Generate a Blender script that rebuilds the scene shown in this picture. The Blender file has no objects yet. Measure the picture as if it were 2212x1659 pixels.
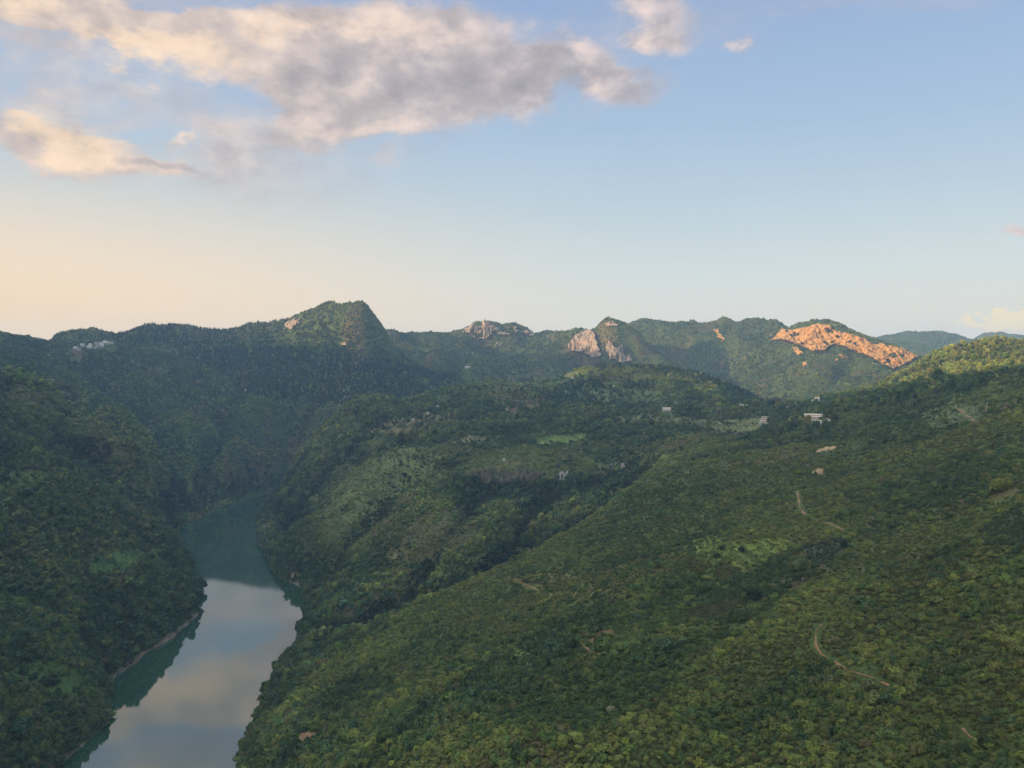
import bpy, math, random
import numpy as np
from mathutils import Vector, Matrix

# ------------------------------------------------------------------ camera, sky, sun, exposure
sc = bpy.context.scene
COL = sc.collection
F, CX, CY = 1702.0, 1106.0, 829.5            # focal length and centre, in units of a 2212 px wide picture
CAMZ, PITCH = 250.0, math.radians(1.0)
cp, sp = math.cos(PITCH), math.sin(PITCH)

cam_data = bpy.data.cameras.new('camera')
cam = bpy.data.objects.new('camera', cam_data)
COL.objects.link(cam)
cam.location = (0, 0, CAMZ)
cam.rotation_euler = (math.radians(90) - PITCH, 0, 0)
cam_data.sensor_width = 36.0
cam_data.lens = 36.0 * F / 2212.0
cam_data.clip_start = 1.0
cam_data.clip_end = 40000.0
sc.camera = cam

SUN_EL, SUN_AZ = math.radians(9.0), math.radians(-115.0)     # azimuth from +Y, negative = to the left
SUN_DIR = Vector((math.sin(SUN_AZ) * math.cos(SUN_EL), math.cos(SUN_AZ) * math.cos(SUN_EL), math.sin(SUN_EL)))
EXPOSURE = 0.75
SKY_STRENGTH = 0.12
HAZE = 0.000100

sun_data = bpy.data.lights.new('sun', 'SUN')
sun_data.energy = 5.0
sun_data.angle = math.radians(0.9)
sun_data.color = (1.0, 0.62, 0.28)
sun = bpy.data.objects.new('sun', sun_data)
COL.objects.link(sun)
sun.rotation_euler = (-SUN_DIR).to_track_quat('-Z', 'Y').to_euler()

sc.view_settings.view_transform = 'Standard'
sc.view_settings.look = 'None'
sc.view_settings.exposure = EXPOSURE
sc.view_settings.gamma = 1.0
sc.cycles.max_bounces = 4
sc.cycles.diffuse_bounces = 2
sc.cycles.glossy_bounces = 2
sc.cycles.transmission_bounces = 1
sc.cycles.volume_bounces = 1
sc.cycles.transparent_max_bounces = 4
sc.cycles.use_adaptive_sampling = True
sc.cycles.adaptive_threshold = 0.015


class NT:
    """tiny helper for node trees"""
    def __init__(self, nt):
        self.nt = nt
        nt.nodes.clear()

    def n(self, typ, ins=None, **props):
        nd = self.nt.nodes.new(typ)
        for k, v in props.items():
            setattr(nd, k, v)
        for k, v in (ins or {}).items():
            s = nd.inputs[k]
            if isinstance(v, bpy.types.NodeSocket):
                self.nt.links.new(v, s)
            else:
                s.default_value = v
        return nd

    def m(self, op, a, b=0.0, c=None, clamp=False):
        ins = {0: a, 1: b}
        if c is not None:
            ins[2] = c
        return self.n('ShaderNodeMath', ins, operation=op, use_clamp=clamp).outputs[0]

    def mr(self, x, a, b, c=0.0, d=1.0, smooth=True):
        return self.n('ShaderNodeMapRange', {0: x, 1: a, 2: b, 3: c, 4: d},
                      interpolation_type='SMOOTHSTEP' if smooth else 'LINEAR').outputs[0]

    def mix(self, f, a, b, blend='MIX'):
        nd = self.nt.nodes.new('ShaderNodeMix')
        nd.data_type = 'RGBA'
        nd.blend_type = blend
        for i, v in ((0, f), (6, a), (7, b)):
            s = nd.inputs[i]
            if isinstance(v, bpy.types.NodeSocket):
                self.nt.links.new(v, s)
            else:
                s.default_value = (*v, 1.0) if isinstance(v, tuple) and len(v) == 3 else v
        return nd.outputs[2]


def tanxy(u, v):
    """picture position -> (x/y, z/y) of its direction in the world"""
    a, b = (u - CX) / F, (CY - v) / F
    dy, dz = cp + b * sp, -sp + b * cp
    return a / dy, dz / dy


def build_world():
    w = bpy.data.worlds.new('World')
    sc.world = w
    w.use_nodes = True
    t = NT(w.node_tree)
    sky = t.n('ShaderNodeTexSky', sky_type='NISHITA', sun_disc=False, sun_elevation=SUN_EL,
              sun_rotation=SUN_AZ, altitude=900.0, air_density=1.0, dust_density=1.0, ozone_density=1.0)
    tc = t.n('ShaderNodeTexCoord')
    gen = tc.outputs['Generated']
    sep = t.n('ShaderNodeSeparateXYZ', {0: gen})
    X, Y, Z = sep.outputs
    ys = t.m('MAXIMUM', Y, 0.02)
    px = t.m('DIVIDE', X, ys)
    pz = t.m('DIVIDE', Z, ys)
    # --- the sky's own colour: the physical sky, evened towards what a late afternoon shows
    el = t.m('MAXIMUM', Z, 0.0)
    ramp = t.n('ShaderNodeValToRGB', {0: t.mr(el, 0.0, 0.55, smooth=False)})
    cr = ramp.color_ramp
    stops = [(0.0, (0.93, 0.80, 0.64)), (0.105, (0.93, 0.85, 0.70)), (0.21, (0.77, 0.81, 0.76)), (0.37, (0.57, 0.69, 0.76)),
             (0.53, (0.44, 0.58, 0.76)), (0.75, (0.335, 0.46, 0.70)), (1.0, (0.29, 0.405, 0.64))]
    while len(cr.elements) < len(stops):
        cr.elements.new(0.5)
    for e, (p, c) in zip(cr.elements, stops):
        e.position = p
        e.color = (*c, 1)
    # warmer and brighter towards the sun's side
    sundot = t.m('MULTIPLY', X, -1.0)
    side = t.mr(sundot, -0.25, 0.62)
    low = t.mr(el, 0.0, 0.30, 1.0, 0.0)
    warm = t.m('MULTIPLY', side, low)
    grad = t.mix(t.m('MULTIPLY', warm, 0.95), ramp.outputs[0], (1.28, 0.85, 0.44))
    # cooler, deeper blue to the right and high
    coolf = t.m('MULTIPLY', t.mr(X, -0.1, 0.6), t.mr(el, 0.10, 0.40))
    grad = t.mix(t.m('MULTIPLY', coolf, 0.22), grad, (0.30, 0.47, 0.76))
    skyc = t.mix(0.90, t.n('ShaderNodeVectorMath', {0: sky.outputs[0], 3: SKY_STRENGTH}, operation='SCALE').outputs[0], grad)
    # --- clouds
    nz = t.n('ShaderNodeTexNoise', {'Vector': t.n('ShaderNodeVectorMath', {0: gen, 1: (1, 1, 2.2)}, operation='MULTIPLY').outputs[0],
                                    'Scale': 5.5, 'Detail': 7.0, 'Roughness': 0.55}, noise_dimensions='3D')
    nz2 = t.n('ShaderNodeTexNoise', {'Vector': t.n('ShaderNodeVectorMath', {0: gen, 1: (1, 1, 1.7)}, operation='MULTIPLY').outputs[0],
                                     'Scale': 17.0, 'Detail': 6.0, 'Roughness': 0.6}, noise_dimensions='3D')
    nz3 = t.n('ShaderNodeTexNoise', {'Vector': gen, 'Scale': 48.0, 'Detail': 5.0, 'Roughness': 0.6}, noise_dimensions='3D')
    shifted = t.n('ShaderNodeVectorMath', {0: t.n('ShaderNodeVectorMath', {0: gen, 1: (-0.022, 0.0, 0.012)}, operation='ADD').outputs[0], 1: (1, 1, 1.7)}, operation='MULTIPLY').outputs[0]
    nzs = t.n('ShaderNodeTexNoise', {'Vector': shifted, 'Scale': 17.0, 'Detail': 4.0, 'Roughness': 0.6}, noise_dimensions='3D')
    relief = t.m('MULTIPLY', t.m('SUBTRACT', nz2.outputs[0], nzs.outputs[0]), 1.6)
    P0 = t.n('ShaderNodeCombineXYZ', {0: px, 1: pz, 2: 0.0}).outputs[0]

    def warp(p, nd, amt):
        off = t.n('ShaderNodeVectorMath', {0: nd.outputs[1], 1: (0.5, 0.5, 0.5)}, operation='SUBTRACT').outputs[0]
        off = t.n('ShaderNodeVectorMath', {0: off, 1: (amt, amt * 0.75, 0.0)}, operation='MULTIPLY').outputs[0]
        return t.n('ShaderNodeVectorMath', {0: p, 1: off}, operation='ADD').outputs[0]
    Pw = warp(warp(P0, nz, 0.17), nz2, 0.09)

    def blob(u, v, ru, rv, rot=0.0, s=1.0, inner=0.0):
        cx, cz = tanxy(u, v)
        mp = t.n('ShaderNodeMapping', {0: Pw, 1: (cx, cz, 0), 2: (0, 0, math.radians(-rot)), 3: (ru / F, rv / F, 1)}, vector_type='TEXTURE')
        ln = t.n('ShaderNodeVectorMath', {0: mp.outputs[0]}, operation='LENGTH').outputs['Value']
        return t.mr(ln, inner, 1.0, s, 0.0)

    def total(lst, op='ADD'):
        acc = None
        for b in lst:
            x = blob(*b)
            acc = x if acc is None else t.m(op, acc, x)
        return acc
    mask = total(CLOUDS)
    dens = t.m('ADD', mask, t.m('MULTIPLY', t.m('SUBTRACT', nz.outputs[0], 0.5), 0.75))
    dens = t.m('ADD', dens, t.m('MULTIPLY', t.m('SUBTRACT', nz2.outputs[0], 0.5), 0.5))
    dens = t.m('ADD', dens, t.m('MULTIPLY', t.m('SUBTRACT', nz3.outputs[0], 0.5), 0.35))
    alpha = t.m('POWER', t.mr(dens, -0.12, 1.05), 1.25)
    alpha = t.m('MULTIPLY', alpha, t.mr(mask, 0.0, 0.15))
    veil = t.m('MULTIPLY', total(VEILS), t.mr(nz.outputs[0], 0.30, 0.75))
    alpha = t.m('MAXIMUM', alpha, t.m('MULTIPLY', veil, 0.95), clamp=True)
    alpha = t.m('MULTIPLY', alpha, t.m('GREATER_THAN', Y, 0.05))
    grey = t.m('ADD', total(GREYS), t.m('SUBTRACT', t.m('MULTIPLY', t.m('SUBTRACT', nz.outputs[0], 0.5), 1.2), relief), clamp=True)
    bright = t.m('ADD', total(BRIGHTS), relief, clamp=True)
    leftness = t.mr(px, -0.62, 0.1, 1.0, 0.0)
    base = t.mix(leftness, (0.58, 0.52, 0.53), (0.72, 0.59, 0.52))
    litc = t.mix(leftness, (0.84, 0.68, 0.62), (0.98, 0.74, 0.53))
    cc = t.mix(bright, base, litc)
    cc = t.mix(t.m('MULTIPLY', grey, 0.66), cc, (0.36, 0.34, 0.375))
    cc = t.n('ShaderNodeVectorMath', {0: cc, 3: t.m('ADD', 1.0, t.m('MULTIPLY', relief, 0.27))}, operation='SCALE').outputs[0]
    # a towering sunlit cumulus low at the right
    cum = t.m('MULTIPLY', t.mr(px, 0.52, 0.56), t.mr(pz, 0.10, 0.14, 1.0, 0.0))
    cc = t.mix(cum, cc, t.mix(t.mr(pz, 0.036, 0.056), (0.84, 0.60, 0.50), (1.12, 0.90, 0.56)))
    out = t.mix(alpha, skyc, cc)
    # the broad glow round the low sun, and bright cloud overhead, both unseen, added to light the land
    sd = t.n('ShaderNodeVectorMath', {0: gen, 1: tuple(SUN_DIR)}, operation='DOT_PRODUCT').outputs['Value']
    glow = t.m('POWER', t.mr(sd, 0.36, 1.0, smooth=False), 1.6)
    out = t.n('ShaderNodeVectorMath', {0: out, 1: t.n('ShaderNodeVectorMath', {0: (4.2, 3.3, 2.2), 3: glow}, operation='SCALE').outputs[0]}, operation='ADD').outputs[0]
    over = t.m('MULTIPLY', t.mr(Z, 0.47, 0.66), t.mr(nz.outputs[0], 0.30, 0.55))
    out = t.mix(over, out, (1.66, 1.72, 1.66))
    out = t.n('ShaderNodeVectorMath', {0: out, 3: 2.0 ** -EXPOSURE}, operation='SCALE').outputs[0]
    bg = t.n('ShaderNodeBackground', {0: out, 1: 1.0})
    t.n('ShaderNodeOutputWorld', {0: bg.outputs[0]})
    w.cycles.sampling_method = 'MANUAL'
    w.cycles.sample_map_resolution = 512


# ellipses (u, v, half width, half height, tilt, weight, flat core)
CLOUDS = [(330, -110, 330, 70, 0, .8, .2), (40, 10, 300, 95, 8, .9, .2), (260, 60, 260, 95, 5, .9, .3), (480, 110, 340, 140, 8, .9, .3), (780, 125, 400, 200, 4, 1., .4), (120, 40, 260, 60, 0, .7, .2), (640, 60, 420, 90, 0, .7, .3),
          (980, 130, 270, 170, 10, .9, .3), (760, 265, 330, 90, 8, .75, .2), (1110, 160, 130, 110, 20, .8, .2), (1255, 140, 150, 100, 10, .85, .2),
          (1340, 190, 150, 62, 3, .75, .2), (60, 290, 180, 80, 10, .95, .3), (190, 345, 250, 80, 10, .95, .3), (360, 372, 220, 44, 6, .85, .2),
          (380, 308, 100, 26, 4, .7, .2), (1430, 15, 140, 75, 15, .8, .1), (1430, 78, 85, 60, -15, .8, .1), (1590, 85, 50, 34, 0, .7, .1),
          (2205, 487, 90, 20, -6, .9, .2), (2222, 690, 92, 30, -14, 2.4, .7), (2115, 704, 50, 14, -4, 1.0, .4), (650, 300, 90, 24, 10, .55, .1)]
VEILS = [(60, 190, 300, 130, 8, .9, .3), (480, 320, 460, 190, 6, .7, .2), (420, -90, 500, 130, 0, .8, .3), (90, 170, 380, 230, 10, .75, .3), (380, 230, 460, 150, 10, .60, .2), (1750, 5, 300, 45, 4, .45, .1), (2060, 10, 200, 45, 4, .45, .1),
         (1450, 50, 280, 120, 0, .45, .1), (1250, 150, 260, 130, 0, .5, .1)]
GREYS = [(850, 180, 360, 110, 10, .70, .0), (1080, 160, 210, 130, 15, .70, .0), (620, 200, 180, 70, 15, .45, .0), (1340, 185, 150, 50, 5, .7, .0),
         (330, 358, 200, 26, 8, .9, .2), (1190, 170, 110, 70, 0, .8, .2)]
BRIGHTS = [(2205, 487, 110, 30, 0, 1.0, .3), (330, 130, 230, 70, 8, 1.2, .3), (600, 60, 120, 50, 0, .8, .1), (730, 40, 260, 45, 2, .8, .2), (900, 80, 200, 60, 0, .6, .1),
           (110, 280, 170, 50, 20, 1.2, .3), (160, 350, 130, 40, 10, .9, .2), (1270, 115, 70, 45, 0, .9, .2), (1270, 195, 60, 28, 0, .7, .1),
           (1430, 90, 70, 40, 0, .9, .2), (830, 290, 200, 40, 5, .5, .1), (380, 300, 90, 16, 5, .8, .1), (40, 20, 200, 50, 0, .6, .1),
           (1590, 85, 38, 26, 0, .8, .1), (1420, 10, 100, 45, 15, .6, .1)]
build_world()

# ------------------------------------------------------------------ noise
def _hash(ix, iy, seed):
    h = (ix.astype(np.int64) * 374761393 + iy.astype(np.int64) * 668265263 + seed * 1442695041) & 0x7fffffff
    h = ((h ^ (h >> 13)) * 1274126177) & 0x7fffffff
    h = (h ^ (h >> 16)) & 0xffffff
    return h / float(0xffffff)


def vnoise(x, y, seed=0):
    ix, iy = np.floor(x), np.floor(y)
    fx, fy = x - ix, y - iy
    fx, fy = fx * fx * fx * (fx * (fx * 6 - 15) + 10), fy * fy * fy * (fy * (fy * 6 - 15) + 10)
    a, b = _hash(ix, iy, seed), _hash(ix + 1, iy, seed)
    c, d = _hash(ix, iy + 1, seed), _hash(ix + 1, iy + 1, seed)
    return (a + (b - a) * fx) * (1 - fy) + (c + (d - c) * fx) * fy


def fbm(x, y, octv=4, seed=0, gain=0.5):
    s, a, tot = 0.0, 1.0, 0.0
    for i in range(octv):
        s = s + a * vnoise(x * 2 ** i + 17.3 * i, y * 2 ** i - 9.1 * i, seed + i)
        tot += a
        a *= gain
    return s / tot          # 0..1


def ridged(x, y, octv=3, seed=0):
    s, a, tot = 0.0, 1.0, 0.0
    for i in range(octv):
        s = s + a * (1 - np.abs(2 * vnoise(x * 2 ** i, y * 2 ** i, seed + i) - 1))
        tot += a
        a *= 0.5
    return s / tot


def sstep(a, b, x):
    t = np.clip((x - a) / (b - a), 0, 1)
    return t * t * (3 - 2 * t)


# ------------------------------------------------------------------ terrain heights: surveyed points, joined by a smooth surface
PTS = []


def by_depth(lst, drop=None, reach=(1.0, 2.2)):
    """(u, v, forward distance); with DROP = (metres behind, metres down) the ground falls away behind a crest"""
    for u, v, Y in lst:
        tx, tz = tanxy(u, v)
        PTS.append((tx * Y, Y, CAMZ + tz * Y - min(8.0, Y / 290)))
        if drop:
            for k in reach:
                Y2 = Y + drop[0] * k
                PTS.append((tx * Y2, Y2, CAMZ + tz * Y - drop[1] * k))


def by_height(lst, drop=None):
    for u, v, z in lst:
        tx, tz = tanxy(u, v)
        Y = (z - CAMZ) / tz
        PTS.append((tx * Y, Y, z))
        if drop:
            Y2 = Y + drop[0]
            PTS.append((tx * Y2, Y2, z - drop[1]))


# shorelines of the river (height 0) and its bed
WEST = [(60, 1700), (130, 1659), (165, 1625), (225, 1570), (243, 1535), (240, 1495), (231, 1475), (300, 1420), (380, 1370), (430, 1325),
        (440, 1295), (437, 1268), (422, 1232), (394, 1190), (372, 1160), (386, 1140), (474, 1098), (545, 1075), (600, 1060), (680, 1048)]
EAST = [(505, 1700), (512, 1650), (520, 1612), (540, 1560), (566, 1510), (592, 1465), (600, 1430), (640, 1390), (652, 1345), (662, 1300),
        (655, 1272), (620, 1256), (594, 1236), (574, 1202), (558, 1160), (556, 1130), (568, 1100), (598, 1084), (650, 1073), (700, 1063)]
RIVER = []
for line in (WEST, EAST[::-1]):
    w = [tuple(q * (CAMZ / -tanxy(u, v)[1]) for q in (tanxy(u, v)[0], 1.0)) for u, v in line]
    RIVER += w if line is WEST else [(w[0][0] + 500, w[0][1] + 120)] + w
    for (xa, ya), (xb, yb) in zip(w[:-1], w[1:]):
        n_ = max(1, int(math.hypot(xb - xa, yb - ya) / 34))
        PTS += [(xa + (xb - xa) * q / n_, ya + (yb - ya) * q / n_, 0.3) for q in range(n_)]
k_ = len(WEST)
RIVER.insert(k_, (RIVER[k_ - 1][0] + 500, RIVER[k_ - 1][1] + 140))
RIVER += [(-150, 100), (-110, -1500), (-330, -1500), (-330, 100)]
by_height([(270, 1659, -14), (400, 1659, -16), (350, 1600, -15), (400, 1550, -16), (430, 1500, -16), (470, 1440, -16), (400, 1450, -12), (520, 1380, -16),
           (560, 1320, -14), (500, 1300, -12), (600, 1300, -12), (540, 1250, -14), (490, 1240, -12), (470, 1190, -12), (510, 1170, -12), (470, 1140, -10), (520, 1112, -18), (500, 1124, -18), (545, 1098, -16), (440, 1150, -18), (470, 1160, -18), (600, 1074, -9), (530, 1140, -18)])
# east and west banks rise steeply from the water
by_height([(u, v, z) for u, v, z in [(0, 1659, 30), (0, 1560, 42), (110, 1560, 22), (190, 1500, 22), (215, 1520, 14), (60, 1450, 44), (160, 1420, 38),
           (0, 1400, 62), (230, 1400, 30), (320, 1360, 26), (100, 1330, 62), (0, 1300, 82), (220, 1310, 52), (340, 1290, 38), (400, 1270, 22), (415, 1300, 12),
           (0, 1200, 100), (120, 1200, 90), (220, 1210, 72), (320, 1200, 54), (385, 1210, 26), (0, 1100, 124), (110, 1100, 116), (220, 1110, 96), (320, 1120, 74),
           (0, 1000, 152), (120, 1000, 146), (220, 1000, 124), (0, 910, 188), (100, 920, 176), (180, 945, 154)]])
by_depth([(-60, 810, 1160), (0, 824, 1160), (60, 834, 1150), (130, 852, 1130), (200, 895, 1100), (260, 950, 1075), (300, 1000, 1060), (340, 1058, 1060),
          (372, 1110, 1085)], (90, 34))
# the great slope behind, with the flat-headed peak
by_depth([(-80, 700, 1850), (0, 712, 1900), (28, 718, 1930), (45, 725, 1980), (75, 735, 2030), (100, 737, 2080), (112, 728, 2120), (130, 716, 2150), (160, 711, 2180), (190, 707, 2200),
          (215, 709, 2210), (238, 718, 2220), (256, 723, 2250), (275, 714, 2280), (300, 704, 2300), (330, 698, 2310), (370, 696, 2320), (405, 698, 2320), (430, 702, 2330),
          (480, 708, 2350), (520, 703, 2350), (560, 697, 2350), (600, 690, 2330), (620, 685, 2310), (638, 677, 2290), (655, 669, 2260), (680, 662, 2230), (705, 659, 2200), (722, 662, 2190),
          (740, 659, 2170), (758, 656, 2160), (775, 654, 2150), (788, 657, 2150), (796, 667, 2150), (800, 684, 2150), (812, 688, 2155), (828, 704, 2160), (845, 730, 2170),
          (862, 756, 2180), (882, 774, 2180), (930, 790, 2170), (985, 806, 2200)], (110, 60))
by_depth([(0, 760, 1650), (0, 800, 1420), (60, 790, 1500), (120, 770, 1880), (200, 748, 2040), (250, 752, 2060), (100, 800, 1600), (200, 800, 1750), (200, 850, 1480), (230, 885, 1330),
          (300, 760, 2060), (300, 820, 1790), (300, 880, 1500), (310, 950, 1300), (340, 1010, 1230), (390, 1100, 1250), (400, 760, 2120), (400, 740, 2200), (400, 820, 1960), (400, 880, 1760), (400, 950, 1560),
          (400, 1030, 1370), (460, 850, 1880), (470, 900, 1720), (470, 1000, 1500), (500, 760, 2130), (500, 800, 2030), (540, 860, 1830), (540, 940, 1640), (540, 1030, 1540),
          (480, 1070, 1370), (600, 720, 2240), (600, 760, 2130), (600, 810, 2010), (600, 870, 1850), (600, 940, 1690), (620, 990, 1640), (660, 700, 2190), (700, 680, 2190), (690, 740, 2110), (700, 790, 2010), (700, 850, 1880),
          (690, 910, 1720), (760, 670, 2140), (790, 690, 2130), (780, 740, 2080), (790, 790, 2000), (800, 830, 1900), (860, 800, 2040), (880, 830, 1960), (940, 815, 2080), (740, 720, 2120)])
# saddle and the middle ridge with its two cliffs
by_depth([(850, 708, 2650), (880, 714, 2720), (915, 718, 2800), (950, 717, 2850), (975, 716, 2850), (996, 708, 2830), (1014, 700, 2810), (1026, 691, 2800), (1045, 689, 2800), (1066, 691, 2800), (1082, 699, 2810),
          (1100, 696, 2810), (1118, 698, 2820), (1140, 706, 2840), (1160, 716, 2860), (1175, 711, 2880), (1190, 713, 2900), (1212, 723, 2940), (1228, 719, 2840), (1245, 710, 2740), (1268, 707, 2680), (1290, 701, 2610),
          (1310, 691, 2560), (1328, 689, 2560), (1345, 694, 2560), (1365, 704, 2560), (1385, 722, 2555), (1400, 740, 2550), (1430, 764, 2530), (1470, 785, 2500)], (110, 55))
by_depth([(900, 740, 2600), (930, 765, 2480), (960, 745, 2620), (1000, 740, 2680), (1020, 735, 2740), (1040, 705, 2775), (1045, 738, 2755), (1085, 715, 2780), (1090, 735, 2740), (1130, 725, 2790), (1150, 735, 2760),
          (1180, 745, 2700), (1010, 793, 2420), (970, 790, 2440), (1050, 775, 2520), (1100, 795, 2430), (1150, 790, 2440), (1200, 765, 2560), (1210, 790, 2430), (1240, 735, 2620), (1245, 752, 2600), (1290, 715, 2570), (1285, 762, 2545),
          (1325, 710, 2530), (1330, 735, 2500), (1330, 778, 2470), (1360, 782, 2480), (1370, 745, 2500), (1400, 775, 2470), (1300, 800, 2380), (1430, 800, 2400), (1230, 800, 2400), (1100, 850, 2250), (1300, 850, 2200)])
# the ridge to the right, the orange cliff mountain
by_depth([(1350, 700, 3050), (1375, 689, 3050), (1395, 684, 3050), (1420, 688, 3050), (1450, 694, 3050), (1476, 699, 3040), (1496, 688, 3040), (1524, 702, 3000), (1542, 696, 2960), (1553, 688, 2930),
          (1566, 679, 2910), (1580, 687, 2900), (1592, 692, 2900), (1611, 685, 2900), (1645, 694, 2900), (1664, 706, 2900), (1683, 693, 2850), (1701, 703, 2780), (1722, 694, 2640), (1745, 692, 2600),
          (1770, 690, 2560), (1785, 692, 2540), (1805, 700, 2510), (1830, 709, 2480), (1860, 716, 2440), (1890, 727, 2400), (1920, 738, 2370), (1950, 748, 2340), (1975, 760, 2310), (1992, 768, 2290), (2030, 775, 2260), (2120, 778, 2220), (2240, 782, 2180)], (120, 60))
by_depth([(1440, 730, 2850), (1500, 740, 2760), (1500, 790, 2560), (1480, 830, 2380), (1560, 710, 2830), (1570, 760, 2640), (1580, 810, 2430), (1600, 850, 2230), (1640, 730, 2720), (1650, 780, 2500), (1660, 840, 2220), (1690, 866, 2060),
          (1690, 725, 2600), (1700, 750, 2500), (1720, 720, 2590), (1740, 790, 2290), (1740, 740, 2500), (1790, 708, 2520), (1790, 745, 2440), (1790, 780, 2300), (1790, 830, 2080), (1740, 850, 2010), (1850, 735, 2400), (1860, 770, 2320), (1860, 810, 2100),
          (1920, 750, 2330), (1925, 795, 2200), (1960, 775, 2270), (1960, 815, 2000), (1840, 850, 1800)])
# far blue hills
by_depth([(20, 735, 4700), (55, 729, 4700), (72, 725, 4700), (90, 728, 4700), (110, 735, 4700), (1860, 735, 4300), (1890, 726, 4300), (1920, 722, 4300), (1945, 720, 4300), (1975, 716, 4300), (2010, 714, 4300), (2040, 717, 4300), (2070, 724, 4300),
          (2088, 731, 4300), (2105, 727, 4700), (2130, 718, 4700), (2160, 716, 4700), (2195, 720, 4700), (2230, 726, 4700)], (250, 90))
by_depth([(1950, 745, 3700), (2050, 750, 3600), (2150, 745, 3900), (60, 750, 3600), (500, 800, 3500), (1000, 790, 3700), (1500, 790, 4100), (1700, 760, 3500)])
# the central shoulder: rim against the far valley
by_depth([(578, 1050, 1500), (600, 1012, 1475), (650, 966, 1460), (690, 930, 1450), (720, 900, 1450), (745, 870, 1470), (775, 855, 1490), (810, 851, 1510), (840, 855, 1520), (870, 862, 1550), (900, 850, 1590), (950, 833, 1620), (1000, 820, 1650),
          (1070, 809, 1700), (1130, 801, 1750), (1200, 794, 1790), (1260, 790, 1800), (1330, 787, 1800), (1400, 789, 1770), (1450, 794, 1730), (1500, 802, 1700), (1560, 822, 1650), (1620, 846, 1600), (1680, 868, 1550), (1712, 880, 1520)], (110, 45))
by_depth([(620, 1050, 1390), (650, 1010, 1370), (700, 960, 1340), (600, 1100, 1300), (575, 1130, 1240), (640, 1080, 1240), (770, 900, 1400), (860, 900, 1400), (820, 930, 1310), (900, 900, 1400), (900, 945, 1260), (1000, 890, 1400), (1000, 850, 1550),
          (1100, 900, 1350), (1100, 845, 1560), (1200, 850, 1560), (1200, 900, 1350), (1200, 950, 1190), (1100, 955, 1180), (1000, 960, 1170), (1300, 840, 1600), (1300, 900, 1340), (1300, 955, 1170), (1400, 840, 1550), (1400, 880, 1380), (1400, 925, 1220),
          (1500, 850, 1480), (1500, 900, 1290), (1600, 880, 1350), (1600, 915, 1200), (1550, 940, 1120), (1640, 930, 1110), (1470, 960, 1060)])
by_height([(600, 1180, 12), (588, 1215, 8), (625, 1200, 22), (640, 1235, 12), (655, 1190, 36), (660, 1250, 14), (640, 1140, 44), (665, 1290, 9), (672, 1330, 11)])
by_depth([(872, 964, 1200), (830, 972, 1185), (780, 1000, 1150), (730, 1042, 1115), (692, 1082, 1085), (664, 1128, 1060)], (60, 14), (1.0,))
by_depth([(960, 1000, 1100), (1030, 1022, 1050), (1120, 1020, 1045), (1200, 1016, 1045), (1290, 1000, 1070), (1360, 990, 1090), (1200, 1046, 1022), (1120, 1050, 1025), (1030, 1055, 1028), (1310, 1026, 1045), (1380, 1015, 1020)])
by_height([(1300, 1075, 100), (1200, 1100, 82), (1200, 1150, 66), (1120, 1100, 86), (1110, 1190, 56), (1000, 1100, 98), (1000, 1180, 72), (1000, 1245, 48), (900, 1040, 108), (900, 1110, 88), (900, 1190, 62), (900, 1280, 38),
           (800, 1080, 92), (800, 1160, 62), (800, 1240, 40), (790, 1320, 24), (720, 1120, 66), (720, 1200, 42), (720, 1280, 22), (700, 1350, 16), (740, 1370, 17)])
# the near spur and the long slope below the camera
by_depth([(1440, 985, 960), (1385, 1030, 880), (1340, 1065, 830), (1280, 1110, 775), (1215, 1150, 735), (1150, 1188, 705), (1080, 1218, 685), (1000, 1258, 660), (930, 1292, 645), (870, 1320, 635), (800, 1356, 630), (730, 1398, 635), (690, 1425, 640)], (62, 22), (1.0,))
by_height([(640, 1450, 12), (610, 1480, 10), (600, 1540, 18), (560, 1590, 14), (545, 1640, 12), (570, 1700, 20), (640, 1500, 26), (640, 1600, 30), (650, 1659, 40), (750, 1480, 40), (750, 1560, 52), (780, 1659, 70), (850, 1400, 56), (900, 1480, 72), (920, 1600, 88),
           (1000, 1340, 72), (1050, 1420, 86), (1080, 1520, 98), (1100, 1640, 110), (1150, 1250, 86), (1200, 1330, 98), (1250, 1430, 110), (1280, 1550, 117), (1300, 1659, 123), (1350, 1150, 115), (1400, 1240, 121), (1450, 1340, 125), (1500, 1450, 127),
           (1520, 1570, 130), (1550, 1659, 132), (1500, 1060, 140), (1600, 1140, 141), (1650, 1220, 141), (1680, 1330, 140), (1720, 1460, 137), (1750, 1600, 136), (1500, 1000, 150), (1600, 1010, 156), (1650, 1080, 150), (1760, 1060, 158), (1800, 1160, 153),
           (1840, 1260, 150), (1860, 1370, 148), (1900, 1480, 145), (1950, 1620, 143), (1700, 960, 168), (1800, 960, 177), (1850, 1000, 170), (1950, 1060, 166), (2000, 1180, 161), (2030, 1300, 158), (2080, 1430, 154), (2120, 1600, 149), (2000, 950, 190),
           (2100, 1000, 186), (2160, 1100, 180), (2212, 1210, 174), (2250, 1360, 166), (2250, 1550, 158), (2212, 960, 202), (2300, 1040, 198), (2100, 900, 208), (2212, 900, 216), (1950, 900, 200), (1850, 905, 195), (2050, 868, 217), (2150, 860, 224)])
by_depth([(1750, 892, 1120), (1700, 905, 1130), (1640, 912, 1150), (1765, 870, 1230), (1610, 880, 1310), (1820, 872, 1120), (1780, 862, 1270), (1700, 895, 1200)])
by_depth([(1800, 856, 1290), (1850, 850, 1180), (1900, 842, 1060), (1950, 836, 980), (2000, 828, 930), (2050, 820, 900), (2100, 812, 880), (2160, 803, 860), (2212, 796, 840), (2300, 780, 820)], (70, 10))
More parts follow.
